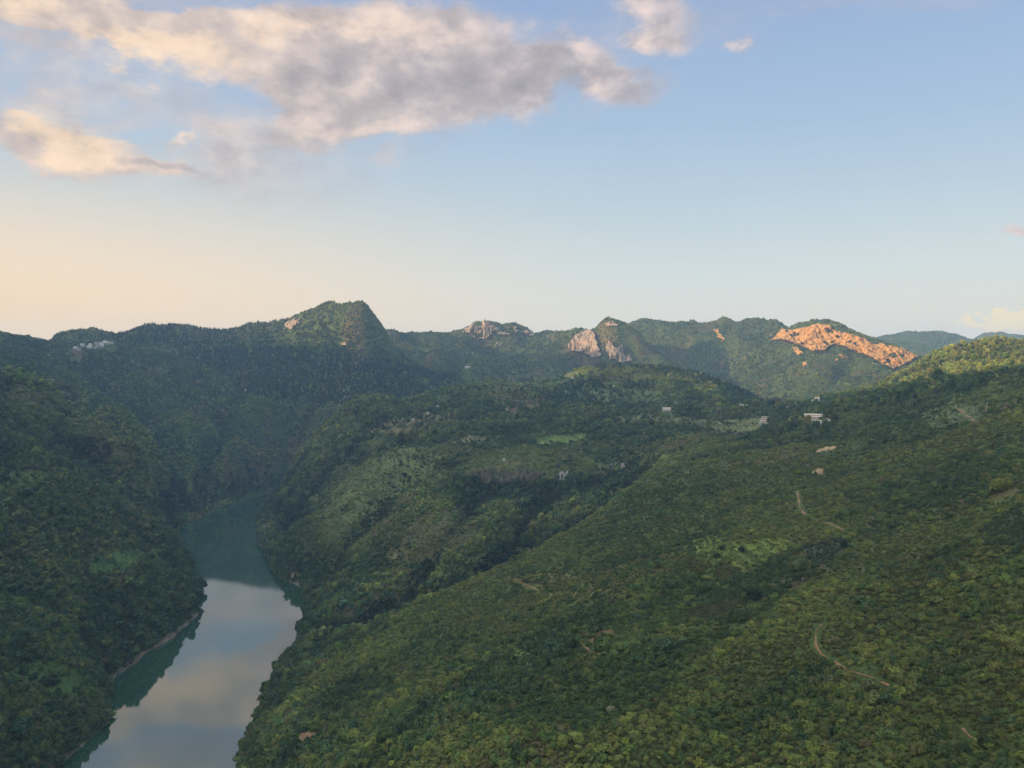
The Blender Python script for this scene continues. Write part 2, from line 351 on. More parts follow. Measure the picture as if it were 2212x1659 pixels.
by_depth([(1895, 832, 1500), (1915, 824, 1450), (1935, 808, 1420), (1960, 792, 1400), (1985, 777, 1370), (2010, 764, 1350), (2040, 751, 1330), (2062, 746, 1320), (2085, 745, 1310), (2110, 737, 1300), (2130, 731, 1290), (2150, 728, 1280),
          (2180, 732, 1270), (2212, 736, 1260), (2300, 722, 1250), (2400, 715, 1240)], (110, 40))
by_depth([(1950, 822, 1270), (2020, 800, 1210), (2080, 790, 1150), (2100, 765, 1230), (2180, 770, 1150), (2230, 780, 1060), (2300, 760, 1100)])
# ground outside the photograph: the same hills carry on, their left ridge raised to shade the slopes
PTS += [(-560, 300, 120), (-600, 100, 150), (-420, 60, 60), (-300, 300, 8), (-340, 360, 12), (-480, 420, 80), (-720, 600, 250), (-900, 800, 420), (-1000, 1150, 440), (-1250, 1500, 450), (-1500, 1850, 470), (-900, 550, 430),
        (-250, 100, -8), (-200, 250, -10), (-180, 380, -12), (-230, 0, -8), (-200, -300, -8), (-90, 100, 25), (-40, 250, 60), (0, 120, 95), (60, 60, 130), (0, 0, 130), (140, 120, 150), (200, 0, 170),
        (400, 100, 200), (500, 300, 205), (700, 500, 250), (900, 900, 270), (1100, 1300, 300), (800, 0, 280), (1300, 600, 340), (1500, 1600, 290), (2000, 2600, 300), (2400, 1200, 380),
        (-930, 300, 500), (-1000, 0, 520), (-1000, -500, 500), (-600, -400, 230), (200, -500, 160), (900, -800, 260), (-1300, 700, 450), (-1500, 1300, 450), (-1900, 1900, 430),
        (-2200, 2600, 330), (-2200, 500, 360), (-1900, -800, 380), (0, -1500, 260), (1800, -1500, 340), (-1500, 3200, 330), (2600, 4200, 330), (-2500, 4200, 300)]
for k in range(20):
    a = 2 * math.pi * k / 20
    PTS.append((8500 * math.sin(a), 8500 * math.cos(a), 230.0))
    PTS.append((6200 * math.sin(a + .15), 6200 * math.cos(a + .15), 225.0))
P3 = np.array(PTS, float)
C_MQ = 28.0


def solve_surface():
    X = P3[:, :2]
    d = np.sqrt(((X[:, None] - X[None]) ** 2).sum(-1) + C_MQ ** 2) / 1000.0
    n = len(X)
    rr = np.hypot(X[:, 0], X[:, 1]) / 1000.0
    A = np.zeros((n + 1, n + 1))
    A[:n, :n] = -d + np.diag(0.00006 * (0.6 + rr))
    A[:n, n] = A[n, :n] = 1.0
    return np.linalg.solve(A, np.append(P3[:, 2], 0.0))




def relief(x, y, z):
    far = sstep(900, 2200, np.hypot(x, y))
    land = sstep(2, 45, z)
    wx, wy = x + 60 * (fbm(x / 300, y / 300, 2, 5) - .5), y + 60 * (fbm(x / 300, y / 300, 2, 9) - .5)
    n = (fbm(wx / 110, wy / 110, 4, 3) - 0.5) * (14 + 12 * far)
    gul = (ridged(wx / 240, wy / 240, 4, 21) - 0.55) * (13 + 26 * far)
    return land * (n + gul)


P3[:, 2] -= relief(P3[:, 0], P3[:, 1], P3[:, 2])      # the surveyed points keep their height once the relief is added
WTS = solve_surface()


def smooth_height(x, y):
    sh = x.shape
    x, y = x.ravel(), y.ravel()
    out = np.empty(x.size)
    for i in range(0, x.size, 20000):
        j = slice(i, i + 20000)
        d = np.sqrt((x[j, None] - P3[None, :, 0]) ** 2 + (y[j, None] - P3[None, :, 1]) ** 2 + C_MQ ** 2) / 1000.0
        out[j] = -d @ WTS[:-1] + WTS[-1]
    return out.reshape(sh)


# polar grid round the camera's foot: fine where the photograph looks
AZ = np.radians(np.concatenate([np.linspace(-180, -40, 90, endpoint=False), np.linspace(-40, -35, 25, endpoint=False),
                                np.linspace(-35, 35, 1150, endpoint=False), np.linspace(35, 40, 25, endpoint=False), np.linspace(40, 180, 91)]))
RR = np.concatenate([np.geomspace(25, 180, 30, endpoint=False), np.geomspace(180, 3300, 620, endpoint=False), np.geomspace(3300, 5600, 60)])
AZG, RRG = np.meshgrid(AZ, RR)
GX, GY = RRG * np.sin(AZG), RRG * np.cos(AZG)
Z0 = smooth_height(GX, GY)


GZ = Z0 + relief(GX, GY, Z0)


def carve_river(x, y, z):
    """inside the banks the ground lies under water, outside it rises from the waterline"""
    near = (x < 500) & (y < 2300) & (x > -700) & (y > -1500)
    px, py, pz = x[near], y[near], z[near]
    jx, jy = 9 * (fbm(px / 24, py / 24, 3, 81) - .5), 9 * (fbm(px / 24, py / 24, 3, 83) - .5)
    qx, qy = px + jx, py + jy
    ins = np.zeros(px.shape, bool)
    d2 = np.full(px.shape, 1e12)
    for (xa, ya), (xb, yb) in zip(RIVER, RIVER[1:] + RIVER[:1]):
        if ya != yb:
            ins ^= ((ya > qy) != (yb > qy)) & (qx < (xb - xa) * (qy - ya) / (yb - ya) + xa)
        ex, ey = xb - xa, yb - ya
        t = np.clip(((qx - xa) * ex + (qy - ya) * ey) / (ex * ex + ey * ey), 0, 1)
        d2 = np.minimum(d2, (qx - xa - t * ex) ** 2 + (qy - ya - t * ey) ** 2)
    d = np.sqrt(d2)
    pz = np.where(ins, np.minimum(pz, -.35 * d), np.maximum(pz, np.minimum(d * .6, 14)))
    cap = 1.5 + 1.25 * d + 60 * (d / 45) ** 4                       # nor does it rise like a wall
    pz = np.where(ins, pz, np.minimum(pz, np.maximum(cap, 0)))
    z = z.copy()
    z[near] = pz
    return z


GZ = carve_river(GX, GY, GZ)
NAZ, NR = len(AZ), len(RR)
LRR = np.log(RR)


def grid_lookup(G, x, y):
    az, r = np.arctan2(x, y), np.hypot(x, y)
    fi = np.clip(np.interp(az, AZ, np.arange(NAZ)), 0, NAZ - 1.001)
    fj = np.clip(np.interp(np.log(np.maximum(r, 25)), LRR, np.arange(NR)), 0, NR - 1.001)
    i, j = fi.astype(int), fj.astype(int)
    a, b = fi - i, fj - j
    return (G[j, i] * (1 - a) + G[j, i + 1] * a) * (1 - b) + (G[j + 1, i] * (1 - a) + G[j + 1, i + 1] * a) * b


def ground(x, y):
    return grid_lookup(GZ, np.asarray(x, float), np.asarray(y, float))


TANG = (GZ - CAMZ) / RRG
HORIZON = None


def hit(u, v):
    """the ground point seen at a place in the picture -> x, y, z arrays (nan where the sky is)"""
    u, v = np.atleast_1d(np.asarray(u, float)), np.atleast_1d(np.asarray(v, float))
    a, b = (u - CX) / F, (CY - v) / F
    dy, dz = cp + b * sp, -sp + b * cp
    az, sl = np.arctan2(a, dy), dz / np.hypot(a, dy)
    fi = np.interp(az, AZ, np.arange(NAZ))
    i = np.clip(fi.astype(int), 0, NAZ - 2)
    w = fi - i
    out = np.full((3, len(u)), np.nan)
    for k in range(len(u)):
        t = TANG[:, i[k]] * (1 - w[k]) + TANG[:, i[k] + 1] * w[k]
        j = int(np.argmax(t >= sl[k]))
        if t[j] < sl[k] or j == 0:
            continue
        q = (sl[k] - t[j - 1]) / (t[j] - t[j - 1])
        r = RR[j - 1] + q * (RR[j] - RR[j - 1])
        out[:, k] = r * math.sin(az[k]), r * math.cos(az[k]), CAMZ + r * sl[k]
    return out


# gullies and ravines that run down the slopes: (course in the picture, depth, half width in metres)
GULLIES = [([(905, 965), (868, 1015), (815, 1085), (748, 1150), (705, 1230), (668, 1288)], 17, 26), ([(1400, 1012), (1290, 1092), (1160, 1172), (1010, 1240), (880, 1298), (770, 1338), (664, 1350)], 15, 26),
           ([(850, 905), (750, 965), (690, 1020), (645, 1090), (606, 1165)], 15, 34), ([(1040, 1060), (985, 1120), (930, 1190), (860, 1290)], 12, 20), ([(1190, 1060), (1130, 1130), (1080, 1200)], 10, 18),
           ([(1330, 1270), (1180, 1380), (1010, 1470), (860, 1580), (760, 1670)], 4, 15), ([(1760, 1130), (1680, 1260), (1560, 1350), (1380, 1460), (1200, 1600)], 1.6, 13),
           ([(2100, 1150), (1960, 1260), (1800, 1400), (1620, 1560)], 1.3, 12),
           ([(180, 765), (270, 830), (335, 900), (372, 970), (400, 1060)], 34, 60), ([(560, 790), (500, 880), (458, 960), (440, 1040)], 26, 50), ([(720, 830), (620, 920), (540, 1000)], 22, 45),
           ([(60, 920), (150, 1000), (260, 1100), (350, 1190)], 12, 28), ([(0, 1150), (120, 1260), (260, 1330)], 9, 22), ([(1500, 700), (1560, 780), (1640, 850)], 30, 60), ([(1850, 730), (1820, 790), (1760, 850)], 18, 40)]


def carve_gullies():
    cut = np.zeros_like(GZ)
    for pts, depth, w in GULLIES:
        h = hit([p[0] for p in pts], [p[1] for p in pts])
        h = h[:, ~np.isnan(h[0])]
        xa, xb, ya, yb = h[0].min() - 4 * w, h[0].max() + 4 * w, h[1].min() - 4 * w, h[1].max() + 4 * w
        box = (GX > xa) & (GX < xb) & (GY > ya) & (GY < yb)
        x, y = GX[box], GY[box]
        x, y = x + 1.1 * w * (fbm(x / (2.2 * w), y / (2.2 * w), 3, 87) - .5), y + 1.1 * w * (fbm(x / (2.2 * w), y / (2.2 * w), 3, 89) - .5)
        best = np.zeros(x.shape)
        seg = np.r_[0, np.cumsum(np.hypot(np.diff(h[0]), np.diff(h[1])))]
        for i in range(h.shape[1] - 1):
            ex, ey = h[0, i + 1] - h[0, i], h[1, i + 1] - h[1, i]
            t = np.clip(((x - h[0, i]) * ex + (y - h[1, i]) * ey) / (ex * ex + ey * ey), 0, 1)
            d = np.hypot(x - h[0, i] - t * ex, y - h[1, i] - t * ey)
            along = (seg[i] + t * (seg[i + 1] - seg[i])) / seg[-1]
            best = np.maximum(best, np.exp(-(np.abs(d) / w) ** 1.4) * np.minimum(1, along * 3.5))
        cut[box] = np.maximum(cut[box], 1.6 * depth * best)
    return np.where(GZ > 2, np.maximum(GZ - cut * sstep(2, 30, GZ), .6), GZ)


GZ = carve_gullies()
TANG = (GZ - CAMZ) / RRG
HORIZON = np.maximum.accumulate(TANG, axis=0)


def project(x, y, z):
    dz = z - CAMZ
    fy, uy = y * cp - dz * sp, y * sp + dz * cp
    fy = np.maximum(fy, 1.0)
    return CX + F * x / fy, CY - F * uy / fy


def visible(x, y, z, h=0.0, margin=0.0):
    """True where a thing of height h on the ground shows above what stands before it"""
    r = np.hypot(x, y)
    hz = grid_lookup(HORIZON, x * 0.985, y * 0.985)
    return (z + h + margin - CAMZ) / r >= hz


def inpoly(u, v, poly):
    c = np.zeros(np.shape(u), bool)
    n = len(poly)
    for i in range(n):
        (x1, y1), (x2, y2) = poly[i], poly[(i + 1) % n]
        if y1 == y2:
            continue
        c ^= ((y1 > v) != (y2 > v)) & (u < (x2 - x1) * (v - y1) / (y2 - y1) + x1)
    return c


# ------------------------------------------------------------------ land cover: where fields, grass, rock and bare soil lie
# (kind, outline in the picture, soil colour, share of shrubs left, ground distance limits)
COVER = [
    ('grass', [(735, 1040), (800, 990), (872, 962), (965, 985), (950, 1040), (860, 1075), (800, 1120), (720, 1170), (690, 1160), (690, 1100)], (.082, .105, .038), .40, 700, 1300),
    ('grass', [(830, 1165), (900, 1115), (1010, 1090), (1060, 1130), (1000, 1180), (930, 1215), (850, 1215)], (.075, .078, .036), .45, 500, 1200),
    ('field', [(1155, 950), (1195, 938), (1262, 938), (1262, 948), (1215, 958), (1160, 962)], (.085, .135, .036), .04, 900, 1500),
    ('field', [(790, 925), (860, 905), (985, 888), (990, 900), (905, 925), (860, 940), (800, 938)], (.125, .115, .060), .30, 900, 1700),
    ('field', [(1040, 822), (1130, 806), (1260, 800), (1280, 815), (1180, 838), (1050, 845)], (.085, .110, .045), .35, 1100, 2000),
    ('field', [(1060, 880), (1180, 858), (1200, 872), (1100, 900)], (.110, .090, .050), .25, 1100, 2000),
    ('field', [(1170, 845), (1330, 838), (1480, 850), (1480, 870), (1300, 870)], (.07, .10, .04), .45, 1100, 2000),
    ('field', [(1000, 1015), (1150, 985), (1150, 1003), (1000, 1035)], (.095, .105, .045), .25, 700, 1400),
    ('field', [(1290, 905), (1400, 893), (1500, 905), (1600, 912), (1660, 925), (1560, 930), (1480, 916), (1330, 918)], (.105, .125, .055), .20, 800, 1600),
    ('field', [(1530, 926), (1570, 906), (1640, 903), (1668, 914), (1660, 932), (1560, 938)], (.120, .140, .058), .04, 900, 1500),
    ('field', [(1480, 1180), (1530, 1155), (1560, 1170), (1680, 1163), (1715, 1178), (1640, 1220), (1610, 1240), (1540, 1215)], (.100, .135, .032), .07, 300, 800),
    ('reed', [(1480, 1200), (1540, 1215), (1605, 1240), (1560, 1262), (1520, 1250)], (.088, .100, .042), .35, 300, 800),
    ('reed', [(1730, 1200), (1745, 1178), (1820, 1165), (1820, 1185), (1790, 1215), (1770, 1225)], (.060, .085, .055), .05, 300, 800),
    ('reed', [(1540, 1270), (1600, 1245), (1700, 1200), (1725, 1215), (1690, 1260), (1600, 1310), (1500, 1330)], (.055, .092, .042), .40, 300, 800),
    ('reed', [(1490, 1325), (1570, 1300), (1610, 1295), (1590, 1318), (1500, 1345)], (.085, .100, .050), .35, 300, 700),
    ('reed', [(2110, 1150), (2212, 1095), (2260, 1110), (2212, 1190), (2120, 1180)], (.060, .090, .050), .15, 200, 700),
    ('grass', [(1080, 1245), (1290, 1235), (1450, 1190), (1470, 1215), (1330, 1290), (1190, 1300)], (.100, .105, .038), .45, 300, 900),
    ('grass', [(1990, 895), (2060, 868), (2110, 880), (2130, 905), (2080, 915), (2010, 925)], (.085, .110, .050), .15, 500, 1200),
    ('field', [(0, 1025), (60, 1012), (110, 1020), (90, 1050), (0, 1060)], (.065, .100, .035), .15, 500, 1300),
    ('field', [(200, 1200), (320, 1170), (350, 1190), (250, 1240), (190, 1240)], (.050, .095, .030), .15, 500, 1300),
    ('grass', [(0, 1450), (110, 1420), (180, 1450), (240, 1492), (120, 1500), (0, 1490)], (.045, .080, .025), .12, 300, 900),
    ('field', [(40, 830), (120, 840), (220, 890), (280, 935), (200, 930), (80, 880), (0, 860)], (.075, .090, .045), .35, 800, 1300),
    ('soil', [(226, 1478), (236, 1466), (300, 1415), (380, 1365), (430, 1318), (446, 1300), (450, 1322), (392, 1384), (312, 1436), (240, 1486)], (.13, .105, .08), .22, 450, 1000),
    ('soil', [(630, 1595), (655, 1580), (690, 1590), (680, 1608), (640, 1612)], (.30, .20, .125), .0, 300, 700),
    ('soil', [(1755, 972), (1790, 962), (1822, 961), (1800, 969), (1762, 980)], (.24, .175, .10), .0, 500, 1000),
    ('soil', [(1752, 1022), (1770, 1012), (1795, 1020), (1780, 1030)], (.20, .145, .085), .0, 400, 1000),
    ('soil', [(1265, 1390), (1290, 1362), (1330, 1358), (1310, 1385), (1300, 1410)], (.13, .095, .050), .1, 250, 700),
    ('soil', [(975, 960), (1005, 940), (1060, 945), (1040, 955)], (.10, .10, .05), .2, 900, 1500),
]
# dirt trails (picture positions joined over the ground), width in metres
TRAILS = [([(1722, 1060), (1725, 1078), (1728, 1098), (1742, 1112), (1765, 1124), (1795, 1132), (1822, 1146)], 2.6),
          ([(1775, 1350), (1762, 1365), (1762, 1395), (1775, 1415), (1800, 1428), (1830, 1448), (1868, 1460), (1890, 1466)], 1.5),
          ([(1905, 1474), (1922, 1482)], 1.8), ([(2062, 882), (2080, 890), (2098, 902), (2115, 914)], 3.2),
          ([(1110, 1252), (1130, 1260), (1155, 1272), (1190, 1285)], 1.3), ([(1252, 1382), (1264, 1398), (1285, 1412), (1312, 1425)], 1.3),
          ([(1758, 1290), (1775, 1300)], 1.8), ([(2080, 1575), (2095, 1592), (2110, 1600)], 1.6)]


def wobble(x, y, amp):
    return amp * (fbm(x / 22, y / 22, 3, 71) - .5), amp * (fbm(x / 22, y / 22, 3, 77) - .5)


def cover_index(x, y, z):
    u, v = project(x, y, z)
    r = np.hypot(x, y)
    du, dv = wobble(x, y, 26.0)
    idx = np.full(np.shape(x), -1)
    vis = visible(x, y, z, 0, 3.0)
    for k, (kind, poly, c, keep, r0, r1) in enumerate(COVER):
        s = np.clip(800.0 / r, .5, 2)
        m = inpoly(u + du * s, v + dv * s * .35, poly) & (r > r0) & (r < r1) & vis
        idx[m] = k
    return idx


# rock faces (outline in the picture, look, relief in metres, raggedness)
ROCKS = [
    ('orange', [(1662, 737), (1680, 722), (1690, 706), (1702, 712), (1740, 708), (1760, 700), (1790, 703), (1800, 712), (1822, 718), (1850, 724), (1880, 742), (1905, 744), (1930, 750), (1960, 752), (1985, 765),
                (1985, 772), (1960, 785), (1930, 800), (1905, 790), (1885, 775), (1850, 762), (1820, 748), (1800, 744), (1780, 760), (1745, 757), (1735, 750), (1710, 742), (1690, 735)], 13, .38),
    ('orange', [(1715, 745), (1740, 768), (1745, 790), (1735, 790), (1720, 765), (1706, 748)], 5, .62),
    ('orange', [(1805, 765), (1830, 762), (1835, 785), (1800, 790), (1790, 780)], 5, .60),
    ('orange', [(1540, 712), (1552, 708), (1556, 722), (1568, 732), (1560, 738), (1546, 728)], 5, .50),
    ('pink', [(1226, 748), (1240, 728), (1258, 716), (1268, 711), (1282, 718), (1290, 745), (1302, 768), (1296, 772), (1280, 777), (1268, 768), (1250, 762), (1232, 762)], 12, .22),
    ('pink', [(1308, 735), (1322, 740), (1330, 752), (1345, 745), (1350, 770), (1362, 764), (1366, 782), (1345, 786), (1330, 780), (1318, 776), (1310, 760)], 11, .28),
    ('pink', [(1303, 697), (1325, 693), (1338, 703), (1325, 707), (1308, 705)], 4, .40),
    ('pink', [(990, 716), (1008, 706), (1024, 692), (1040, 691), (1060, 700), (1085, 712), (1100, 705), (1120, 705), (1140, 714), (1160, 722), (1150, 727), (1120, 718), (1095, 724), (1060, 722), (1045, 738), (1030, 735), (1015, 722), (995, 722)], 8, .42),
    ('grey', [(1012, 755), (1035, 760), (1040, 768), (1020, 768)], 3, .5), ('grey', [(1045, 748), (1080, 738), (1092, 742), (1062, 752)], 3, .55),
    ('pink', [(612, 700), (640, 684), (648, 690), (646, 706), (632, 712), (616, 708)], 5, .45), ('pink', [(736, 740), (748, 738), (750, 748), (738, 748)], 3, .4),
    ('grey', [(1198, 1022), (1232, 1016), (1232, 1040), (1200, 1042)], 3.0, .53), ('grey', [(1292, 1006), (1358, 996), (1362, 1008), (1320, 1022), (1294, 1024)], 3.0, .53),
    ('dark', [(1020, 1018), (1060, 1012), (1150, 1012), (1180, 1022), (1150, 1040), (1030, 1046)], 4, .42),
    ('grey', [(557, 1118), (564, 1112), (580, 1130), (578, 1160), (568, 1158)], 3, .50), ('grey', [(586, 1226), (612, 1212), (634, 1214), (645, 1245), (620, 1252)], 3, .52),
    ('grey', [(740, 856), (756, 854), (760, 862), (742, 862)], 2, .4), ('grey', [(672, 868), (700, 870), (705, 878), (680, 876)], 2, .55),
]


def rock_mask(x, y, z):
    u, v = project(x, y, z)
    r = np.hypot(x, y)
    vis = visible(x, y, z, 0, 4.0)
    m = np.zeros(np.shape(x), bool)
    for kind, poly, rel, rag in ROCKS:
        m |= inpoly(u, v, poly) & vis & (.7 * fbm(x / 30, (y + z) / 30, 3, 55) + .3 * fbm(x / 7.5, z / 22, 4, 58) + .04 > rag)
    return m


# ------------------------------------------------------------------ mesh helpers
def mesh_from(name, verts, faces_flat, nside, mat, smooth=False):
    """fast mesh from numpy: verts (n,3), faces (m,nside)"""
    me = bpy.data.meshes.new(name)
    verts = np.ascontiguousarray(verts, np.float32)
    faces = np.ascontiguousarray(faces_flat, np.int32)
    me.vertices.add(len(verts))
    me.vertices.foreach_set('co', verts.ravel())
    me.loops.add(faces.size)
    me.loops.foreach_set('vertex_index', faces.ravel())
    me.polygons.add(len(faces))
    me.polygons.foreach_set('loop_start', np.arange(0, faces.size, nside, dtype=np.int32))
    me.update(calc_edges=True)
    me.polygons.foreach_set('use_smooth', np.full(len(faces), smooth))
    if mat:
        me.materials.append(mat)
    return me


def obj(name, me, parent=None, **props):
    o = bpy.data.objects.new(name, me)
    COL.objects.link(o)
    o.parent = parent
    for k, v in props.items():
        o[k] = v
    return o


def new_mat(name):
    m = bpy.data.materials.new(name)
    m.use_nodes = True
    return m, NT(m.node_tree)


def bsdf_out(t, col, rough=0.8, spec=0.25, normal=None, **more):
    ins = {'Base Color': col if isinstance(col, bpy.types.NodeSocket) else (*col, 1), 'Roughness': rough, 'Specular IOR Level': spec}
    if normal is not None:
        ins['Normal'] = normal
    ins.update(more)
    b = t.n('ShaderNodeBsdfPrincipled', ins)
    t.n('ShaderNodeOutputMaterial', {0: b.outputs[0]})
    return b


def ground_material():
    m, t = new_mat('hill_ground')
    a = t.n('ShaderNodeAttribute', attribute_name='cover')
    geo = t.n('ShaderNodeNewGeometry').outputs['Position']
    n1 = t.n('ShaderNodeTexNoise', {'Vector': geo, 'Scale': 0.45, 'Detail': 5.0, 'Roughness': .65}).outputs[0]
    n2 = t.n('ShaderNodeTexNoise', {'Vector': geo, 'Scale': 0.06, 'Detail': 3.0}).outputs[0]
    f = t.m('ADD', t.mr(n1, .3, .72, .45, 1.5, False), t.mr(n2, .3, .7, -.12, .2, False))
    col = t.n('ShaderNodeVectorMath', {0: a.outputs['Color'], 3: f}, operation='SCALE').outputs[0]
    bump = t.n('ShaderNodeBump', {'Height': n1, 'Strength': 0.9, 'Distance': 1.6})
    bsdf_out(t, col, .95, .1, bump.outputs[0])
    return m


def rock_material(name, c1, c2, dark):
    m, t = new_mat(name)
    geo = t.n('ShaderNodeNewGeometry').outputs['Position']
    st = t.n('ShaderNodeVectorMath', {0: geo, 1: (1, 1, .16)}, operation='MULTIPLY').outputs[0]
    n1 = t.n('ShaderNodeTexNoise', {'Vector': st, 'Scale': .11, 'Detail': 7.0, 'Roughness': .68, 'Distortion': .6}).outputs[0]
    n2 = t.n('ShaderNodeTexNoise', {'Vector': geo, 'Scale': .05, 'Detail': 5.0, 'Roughness': .6}).outputs[0]
    n3 = t.n('ShaderNodeTexNoise', {'Vector': geo, 'Scale': .35, 'Detail': 5.0, 'Roughness': .7}).outputs[0]
    c = t.mix(t.mr(n2, .38, .62), c1, c2)
    c = t.mix(t.mr(n1, .47, .60), c, dark)
    c = t.mix(t.mr(n3, .66, .76), c, (.075, .070, .035))
    bump = t.n('ShaderNodeBump', {'Height': t.m('ADD', n1, n3), 'Strength': 1.0, 'Distance': 2.5})
    bsdf_out(t, c, .9, .15, bump.outputs[0])
    return m


def leaf_material(name, rough=.75):
    """foliage: its colour comes from each plant, with light and dark leaf clumps within it"""
    m, t = new_mat(name)
    a = t.n('ShaderNodeAttribute', attribute_name='tint', attribute_type='INSTANCER')
    l = t.n('ShaderNodeAttribute', attribute_name='leaf')
    f = t.mr(l.outputs['Fac'], 0, 1, .76, 1.28, False)
    col = t.n('ShaderNodeVectorMath', {0: a.outputs['Color'], 3: f}, operation='SCALE').outputs[0]
    d = t.n('ShaderNodeBsdfPrincipled', {'Base Color': col, 'Roughness': rough, 'Specular IOR Level': .2})
    tr = t.n('ShaderNodeBsdfTranslucent', {0: col})
    mx = t.n('ShaderNodeMixShader', {0: .22, 1: d.outputs[0], 2: tr.outputs[0]})
    t.n('ShaderNodeOutputMaterial', {0: mx.outputs[0]})
    return m


def plain_material(name, c, rough=.8, spec=.25, noise=.12, scale=1.2):
    m, t = new_mat(name)
    geo = t.n('ShaderNodeNewGeometry').outputs['Position']
    n1 = t.n('ShaderNodeTexNoise', {'Vector': geo, 'Scale': scale, 'Detail': 4.0}).outputs[0]
    col = t.n('ShaderNodeVectorMath', {0: c, 3: t.mr(n1, .3, .7, 1 - noise, 1 + noise, False)}, operation='SCALE').outputs[0]
    bsdf_out(t, col, rough, spec)
    return m


M_GROUND = ground_material()
M_ROCK = {'orange': rock_material('sunlit_limestone', (.40, .225, .075), (.48, .29, .105), (.13, .08, .04)),
          'pink': rock_material('banded_limestone', (.30, .215, .16), (.25, .225, .195), (.09, .08, .07)),
          'grey': rock_material('pale_limestone', (.18, .172, .16), (.25, .24, .22), (.06, .06, .055)),
          'dark': rock_material('stained_limestone', (.09, .08, .06), (.07, .065, .05), (.03, .03, .027))}
M_LEAF = leaf_material('leaves')
M_BARK = plain_material('bark', (.075, .055, .040))
M_DIRT = plain_material('trodden_dirt', (.17, .105, .055), noise=.4, scale=.5)


# ------------------------------------------------------------------ the hills
def build_terrain():
    idx = cover_index(GX, GY, GZ)
    z = GZ.copy()
    # terraces cut into the fields
    k_field = np.array([c[0] == 'field' for c in COVER] + [False])[idx]
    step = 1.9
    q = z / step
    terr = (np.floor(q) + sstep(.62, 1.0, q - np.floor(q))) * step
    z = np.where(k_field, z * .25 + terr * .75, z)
    n = fbm(GX / 140, GY / 140, 4, 31)
    n2 = fbm(GX / 18, GY / 18, 3, 33)
    base = np.stack([.036 + .03 * n, .056 + .036 * n, .020 + .008 * n], -1)
    dry = sstep(.55, .68, fbm(GX / 70, GY / 70, 4, 37))[..., None]
    base = base * (1 - dry) + np.array([.080, .072, .036]) * dry
    base = base * (.8 + .4 * n2)[..., None]
    cols = np.array([c[2] for c in COVER] + [(0, 0, 0)])[idx]
    has = (idx >= 0)[..., None]
    rise = (.82 + .36 * sstep(.35, .7, n2))[..., None]
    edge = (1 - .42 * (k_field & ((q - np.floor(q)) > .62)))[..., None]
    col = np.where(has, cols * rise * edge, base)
    shore = (sstep(2.2, 1.4, GZ) * sstep(.46, .58, fbm(GX / 30, GY / 30, 3, 35)))[..., None]
    col = col * (1 - shore) + np.array([.12, .105, .085]) * shore
    verts = np.stack([GX, GY, z], -1).reshape(-1, 3)
    j, i = np.meshgrid(np.arange(NR - 1), np.arange(NAZ - 1), indexing='ij')
    a = (j * NAZ + i).ravel()
    faces = np.stack([a, a + NAZ, a + NAZ + 1, a + 1], -1)[:, ::-1]
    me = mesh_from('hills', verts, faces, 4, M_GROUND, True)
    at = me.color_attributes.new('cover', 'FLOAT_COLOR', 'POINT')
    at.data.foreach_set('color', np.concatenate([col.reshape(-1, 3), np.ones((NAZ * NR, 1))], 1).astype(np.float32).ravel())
    return obj('hills', me, kind='structure')


build_terrain()


def build_water():
    m, t = new_mat('river_water')
    geo = t.n('ShaderNodeNewGeometry').outputs['Position']
    n1 = t.n('ShaderNodeTexNoise', {'Vector': geo, 'Scale': .35, 'Detail': 4.0, 'Roughness': .6}).outputs[0]
    n2 = t.n('ShaderNodeTexNoise', {'Vector': geo, 'Scale': .02, 'Detail': 2.0}).outputs[0]
    bump = t.n('ShaderNodeBump', {'Height': n1, 'Strength': .04, 'Distance': .25})
    col = t.mix(n2, (.012, .036, .023), (.016, .046, .029))
    bsdf_out(t, col, t.mr(n2, .3, .7, .012, .035), .5, bump.outputs[0], IOR=2.5)
    xs, ys = np.linspace(-900, 300, 25), np.linspace(-900, 2200, 63)
    x, y = np.meshgrid(xs, ys)
    verts = np.stack([x.ravel(), y.ravel(), np.zeros(x.size)], -1)
    j, i = np.meshgrid(np.arange(len(ys) - 1), np.arange(len(xs) - 1), indexing='ij')
    a = (j * len(xs) + i).ravel()
    obj('river', mesh_from('river', verts, np.stack([a, a + 1, a + len(xs) + 1, a + len(xs)], -1), 4, m), kind='structure')


build_water()


